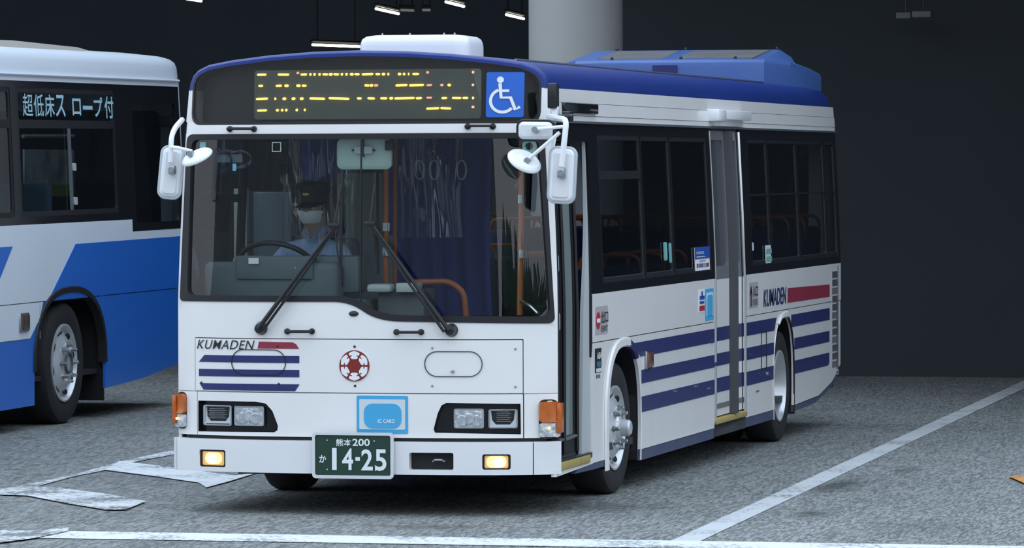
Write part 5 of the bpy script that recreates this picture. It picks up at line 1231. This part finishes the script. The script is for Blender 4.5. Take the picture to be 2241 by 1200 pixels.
# ================================================================== blue and white bus at the left, heading away
LR = Vector((-6.1, 7.0, 0.0))
R1 = empty('city_bus', LR, 'white and bright blue bus cut by the left edge, seen side on', 'bus')
XL, HWL = -4.85+6.1, 1.245                # side plane in its own frame
LBLUE = mat('bright_blue_paint', (.014,.16,.66), .3, coat=.3, noise=(1.5,.25,(.03,.18,.64)))
LWHITE = mat('cool_white_paint', (.80,.87,.95), .3, coat=.2, noise=(1.6,.2,(.72,.79,.86)))
LROOF = mat('dull_roof', (.30,.28,.25), .8)
Y = lambda y: y-LR.y
def xl(z): return XL-(.0 if z < 1.4 else .055*((z-1.4)/1.4)**1.3)
def Ls(y, z, d=0.): return Vector((xl(z)+d, y-LR.y, z+.004*(y-8.9)))
def Lf(y, z, d=0.): return Vector((-xl(z)-d, y-LR.y, z+.004*(y-8.9)))
def LP(name, poly, m, off=0., th=.02, holes=(), par=None, lab=None, st=(.7,.2), fn=Ls): return patch(name, fn, poly, m, par or R1, holes, off=off, th=th, st=st, label=lab)
Y0L, Y1L = 1.7, 12.05
al = [(9.03+.87*math.copysign(abs(math.cos(t))**.8, math.cos(t)), .45+.61*abs(math.sin(t))**.8) for t in [math.pi*(1-k/18) for k in range(19)]]
zb = .19
low = [(Y0L,zb),(al[0][0],zb)] + al + [(al[-1][0],.235),(10.9,.27),(Y1L,.36),(Y1L,.984),(Y0L,.984)]
diag = lambda z: 8.052+(z-.713)*(9.161-8.052)/(1.417-.713)
whitelow = [(Y0L,.712),(8.052,.712),(diag(.984),.984),(Y0L,.984)]
LP('lower_side_panel', low, LBLUE, st=(.6,.15))
LP('white_flash', [(Y0L,.712),(8.052,.712),(diag(.86),.86),(8.36,.984),(Y0L,.984)], LWHITE, off=.004, th=.004)
LP('upper_side_panel', [(Y0L,.99),(Y1L,.99),(Y1L,1.49),(10.64,1.49),(10.64,1.59),(Y0L,1.59)], LWHITE, st=(.6,.2))
LP('blue_flash', [(diag(.99),.99),(Y1L,.99),(Y1L,1.428),(9.161,1.418)], LBLUE, off=.004, th=.004)
LP('blue_flash', [(6.9,.99),(7.12,.99),(7.665,1.43),(Y0L,1.43),(Y0L,.99)], LBLUE, off=.004, th=.004)
LP('window_band', [(Y0L,1.59),(10.64,1.59),(10.64,1.495),(Y1L,1.495),(Y1L,2.70),(Y0L,2.70)], GLOSSB, holes=[rrect(a,1.65,b,2.65,.03) for a, b in ((2.0,4.6),(4.8,7.75),(7.9,10.29))]+[rrect(10.75,1.56,11.95,2.55,.05)], st=(.6,.2))
LG = glass('left_bus_glass', (.42,.46,.47), .03)
for a, b in ((2.0,4.6),(4.8,7.75),(7.9,10.29)):
    w = LP('side_window', rrect(a,1.65,b,2.65,.03), TRIMB, holes=[rrect(a+.04,1.69,b-.04,2.335,.02), rrect(a+.04,2.40,b-.04,2.61,.02)], off=-.004)
    LP('pane', rrect(a+.035,2.395,b-.035,2.615,.02), LG, off=-.012, th=0, par=w); m_ = a+(b-a)*.51
    for p, q, d in ((a+.035,m_+.02,-.018),(m_-.02,b-.035,-.012)): LP('pane', rrect(p,1.685,q,2.34,.02), LG, off=d, th=0, par=w)
    LP('sliding_bar', [(m_-.03,1.69),(m_+.03,1.69),(m_+.03,2.335),(m_-.03,2.335)], mat('bar_grey',(.12,.14,.15),.4), off=.0, th=.01, par=w)
    for z in (2.03,1.76): LP('window_catch', rrect(m_+.04,z-.03,m_+.11,z+.03,.01), LGREY, off=.008, th=.02, par=w)
w = LP('driver_window', rrect(10.75,1.56,11.95,2.55,.05), SGLASS, off=-.012, th=0)
CYL = mat('cyan_letters',(.42,.68,.78),.5)
for i, ch in enumerate('超低床ス'): lettering('window_letter', Ls, ch, 8.03+i*.26, 2.425, 8.03+i*.26+.235, 2.60, CYL, R1, off=.002, bold=.004 if ch in '超低' else .012)
for i, (ch, a, b, c, d) in enumerate((('ロ',9.22,9.43,2.44,2.575),('ー',9.48,9.72,2.487,2.52),('プ',9.76,9.98,2.43,2.59),('付',10.03,10.26,2.42,2.60))): lettering('window_letter', Ls, ch, a, c, b, d, CYL, R1, off=.002, bold=.016)
LP('cantrail_panel', [(Y0L,2.70),(Y1L,2.70),(Y1L,2.745),(Y0L,2.745)], LWHITE); tube('drip_rail', [Ls(Y0L,2.75,.012), Ls(7,2.75,.012), Ls(Y1L,2.75,.012)], .012, LWHITE, R1, 6)
bm = bmesh.new(); rows = []
secl = [(0,2.752),(-.004,2.80),(-.012,2.87),(-.03,2.915),(-.07,2.945),(-.14,2.962),(-.35,2.985),(-.8,3.005)]
base = xl(2.75)
half = [(base+a, z) for a, z in secl]
fl = half+[(-x,z) for x,z in reversed(half)]
for y, k in ((Y0L,0),(5,0),(9,0),(11.6,0),(11.95,.01),(12.12,.045),(12.22,.12),(12.26,.22)):
    rows.append([bm.verts.new((x*(1-k*.35), y-LR.y, 2.75+(z-2.75)*(1-k*1.6)+.004*(y-8.9))) for x, z in fl])
for A, B in zip(rows, rows[1:]):
    for j in range(len(A)-1): bm.faces.new((A[j],A[j+1],B[j+1],B[j]))
fin(bm, 'roof', LWHITE, R1, None, .9)
bm = bmesh.new(); rows = []
for y, w_, z in ((Y0L+.3,.98,2.955),(8.4,1.0,3.02),(10.1,.96,3.0),(11.2,.8,2.965)):
    rows.append([bm.verts.new((x, y-LR.y, zz_+.004*(y-8.9))) for x, zz_ in ((w_+.06,2.955),(w_,z),(-w_,z),(-w_-.06,2.955))])
for A, B in zip(rows, rows[1:]):
    for j in range(3): bm.faces.new((A[j],A[j+1],B[j+1],B[j]))
bm.faces.new(rows[0]); bm.faces.new(rows[-1]); fin(bm, 'roof_cover', LROOF, R1, None, .4)
bm = bmesh.new()                                                            # rounded front corner post
for s in (1,): 
    rws = []
    for z in (.40,.99,1.5,2.0,2.4,2.75):
        rws.append([bm.verts.new((xl(z)-.14*(1-math.cos(t)), 12.05+.17*math.sin(t)-LR.y, z+.0126)) for t in [math.pi/2*k/6 for k in range(7)]])
    for A, B in zip(rws, rws[1:]):
        for j in range(6): bm.faces.new((A[j],A[j+1],B[j+1],B[j]))
fin(bm, 'front_corner', LWHITE, R1)
Ff = lambda x, z, d=0.: Vector((x, 12.22+d-LR.y, z+.013))
patch('front_panel', Ff, [(-1.2,.35),(1.1,.35),(1.1,2.75),(-1.2,2.75)], LWHITE, R1, [rrect(-1.1,1.2,1.0,2.5,.08)], th=.03, st=(.6,.6)); patch('windscreen', Ff, rrect(-1.1,1.2,1.0,2.5,.08), SGLASS, R1, off=-.01, th=0, st=(1,1))
Fb = lambda x, z, d=0.: Vector((x, 1.7-d-LR.y, z-.03)); patch('rear_panel', Fb, [(-1.2,.4),(1.2,.4),(1.2,2.95),(-1.2,2.95)], LWHITE, R1, [rrect(-.9,1.6,.9,2.5,.08)], th=.03, st=(.6,.6)); patch('rear_window', Fb, rrect(-.9,1.6,.9,2.5,.08), SGLASS, R1, off=-.01, th=0, st=(1,1))
LP('lower_side_panel', [(Y0L,.2),(8.2,.2),(8.2,.95),(9.8,.95),(9.8,.25),(Y1L,.36),(Y1L,1.59),(Y0L,1.59)], LWHITE, fn=Lf)
LP('window_band', [(Y0L,1.59),(12.2,1.59),(12.2,2.75),(Y0L,2.75)], GLOSSB, holes=[rrect(a,1.65,b,2.65,.03) for a, b in ((2.0,4.6),(4.8,7.3),(7.5,9.6),(9.8,11.9))], fn=Lf)
for a, b in ((2.0,4.6),(4.8,7.3),(7.5,9.6),(9.8,11.9)): LP('pane', rrect(a,1.65,b,2.65,.03), LG, off=-.012, th=0, fn=Lf)
box('cabin_floor', -1.18, 1.18, Y(1.8), Y(12.1), .36, .40, LINING, R1)
patch('cabin_ceiling', lambda x, y, d: Vector((x, y, 2.72+d)), rrect(-1.15,Y(1.8),1.15,Y(12.1),.05), mat('cabin_ceiling'), R1, th=.02, st=(2,2))
for s in (-1,1):
    bm = bmesh.new(); q = sorted((s*.75, s*1.2)); abox(bm, q[0], q[1], Y(8.0), Y(10.05), 1.09, 1.12); q2 = sorted((s*.72, s*.75)); abox(bm, q2[0], q2[1], Y(8.0), Y(10.05), .2, 1.12)
    abox(bm, q[0], q[1], Y(9.92), Y(9.95), .25, 1.1); abox(bm, q[0], q[1], Y(8.02), Y(8.05), .22, 1.1); fin(bm, 'wheel_well', LINING, R1, None, 0)
    box('side_lining', min(s*1.17,s*1.19), max(s*1.17,s*1.19), Y(1.9), Y(7.9), .4, 1.58, LINING, R1)
    box('side_lining', min(s*1.17,s*1.19), max(s*1.17,s*1.19), Y(10.1), Y(12.0), .4, 1.48, LINING, R1)
# arch rim, flap, marker, wheel
bm = bmesh.new(); rws = []
for i, p in enumerate(al):
    t = (Vector(al[min(i+1,18)])-Vector(al[max(i-1,0)])).normalized(); n_ = Vector((-t.y,t.x))
    rws.append([bm.verts.new(Ls(p[0]+n_.x*a, p[1]+n_.y*a, d)) for a, d in ((.03,.002),(.02,.014),(-.02,.014),(-.03,-.05))])
for A, B in zip(rws, rws[1:]):
    for j in range(3): bm.faces.new((A[j],A[j+1],B[j+1],B[j]))
fin(bm, 'arch_rim', BLACK, R1)
p = Ls(9.93,.2); bm = bmesh.new(); abox(bm, p.x-.4, p.x-.02, p.y-.02, p.y, .14, .4); fin(bm, 'mud_flap', BLACK, R1)
bm = bmesh.new(); p = Ls(7.90,.842); abox(bm, p.x-.01, p.x+.03, p.y-.09, p.y+.09, p.z-.065, p.z+.065, .015); k_ = fin(bm, 'side_marker', mat('marker_dull',(.09,.06,.05),.3,coat=.4), R1); bm = bmesh.new(); abox(bm, p.x-.01, p.x+.022, p.y-.11, p.y+.105, p.z-.075, p.z+.075, .015); fin(bm, 'marker_bezel', STEEL, k_)
LP('seam_line', [(8.36,.985),(Y0L,.985),(Y0L,.99),(8.36,.99)], INK, off=.001, th=.004); LP('seam_line', [(8.28,.70),(8.288,.70),(8.288,.98),(8.28,.98)], STGREY, off=.005, th=.002)
lw = wheel(XL-.03, Y(8.99), 1, False, R1, z=.482, R=1.18, lab='front wheel with chrome hub', flat=True); wheel(-XL+.07, Y(8.88), -1, False, R1, z=.482, R=1.18)
wheel(XL-.07, Y(3.6), 1, True, R1, z=.482, R=1.18); wheel(-XL+.07, Y(3.6), -1, True, R1, z=.482, R=1.18)
tube('axle', [(-1.0,Y(8.88),.45),(1.0,Y(8.88),.45)], .07, LINING, R1)
# its mirror by the driver window
p = on(372, 266, 1, 12.0)-LR; bm = bmesh.new(); abox(bm, p.x-.09, p.x+.05, p.y-.06, p.y+.06, p.z-.045, p.z+.045, .02); k_ = fin(bm, 'side_mirror', mat('mirror_dark_grey',(.16,.17,.19),.3), R1, 'small dark mirror at the front corner')
tube('mirror_arm', [p+Vector((-.05,.05,-.02)), Vector((xl(2.4)-.02, 12.1-LR.y, p.z-.06))], .014, TRIMB, k_)
SEATL = mat('seat_slate', (.10,.16,.22), .8)
ma = []
for nm, bx in (('cushion',(-.21,.21,-.22,.2,.40,.50)),('backrest',(-.21,.21,-.26,-.16,.48,1.15))):
    bm = bmesh.new(); abox(bm, *bx, .035); bmesh.ops.recalc_face_normals(bm, faces=bm.faces); mm = bpy.data.meshes.new(nm); bm.to_mesh(mm); bm.free(); mm.materials.append(SEATL); ma.append((nm,mm))
for s in (-1,1):
    for y in (3.0,3.9,4.8,5.7,6.6,7.5,8.3,9.2):
        k_ = bpy.data.objects.new('passenger_seat', None); COL.objects.link(k_); k_.parent = R1; k_.location = (s*.9, y-LR.y, .40+(.35 if y > 7.8 else .1))
        for nm, mm in ma+[('seat_leg', m3)]:
            c = bpy.data.objects.new(nm, mm); COL.objects.link(c); c.parent = k_

p0, p1 = on(50, 432, 0, -7.22)-LR, on(158, 328, 0, -7.22)-LR
bm = bmesh.new(); abox(bm, p0.x, p0.x+.02, p0.y, p1.y, p0.z, p1.z); k_ = fin(bm, 'bright_panel', mat('bright_panel_mottle',(.62,.66,.66),.6,noise=(3.5,1.,(.08,.10,.11))), R1, 'pale mottled panel added for the bright patch in the far window')  # added panel giving the bright patch visible through the windows
p0, p1 = on(106, 430, 0, -7.18)-LR, on(152, 404, 0, -7.18)-LR
bm = bmesh.new(); abox(bm, p0.x, p0.x+.01, p0.y, p1.y, p0.z, p1.z); fin(bm, 'panel_field', mat('panel_green',(.25,.36,.08),.6), k_)
tube('window_rail', [on(50, 298, 0, -7.0)-LR, on(160, 298, 0, -7.0)-LR], .02, LGREY, R1, 6)
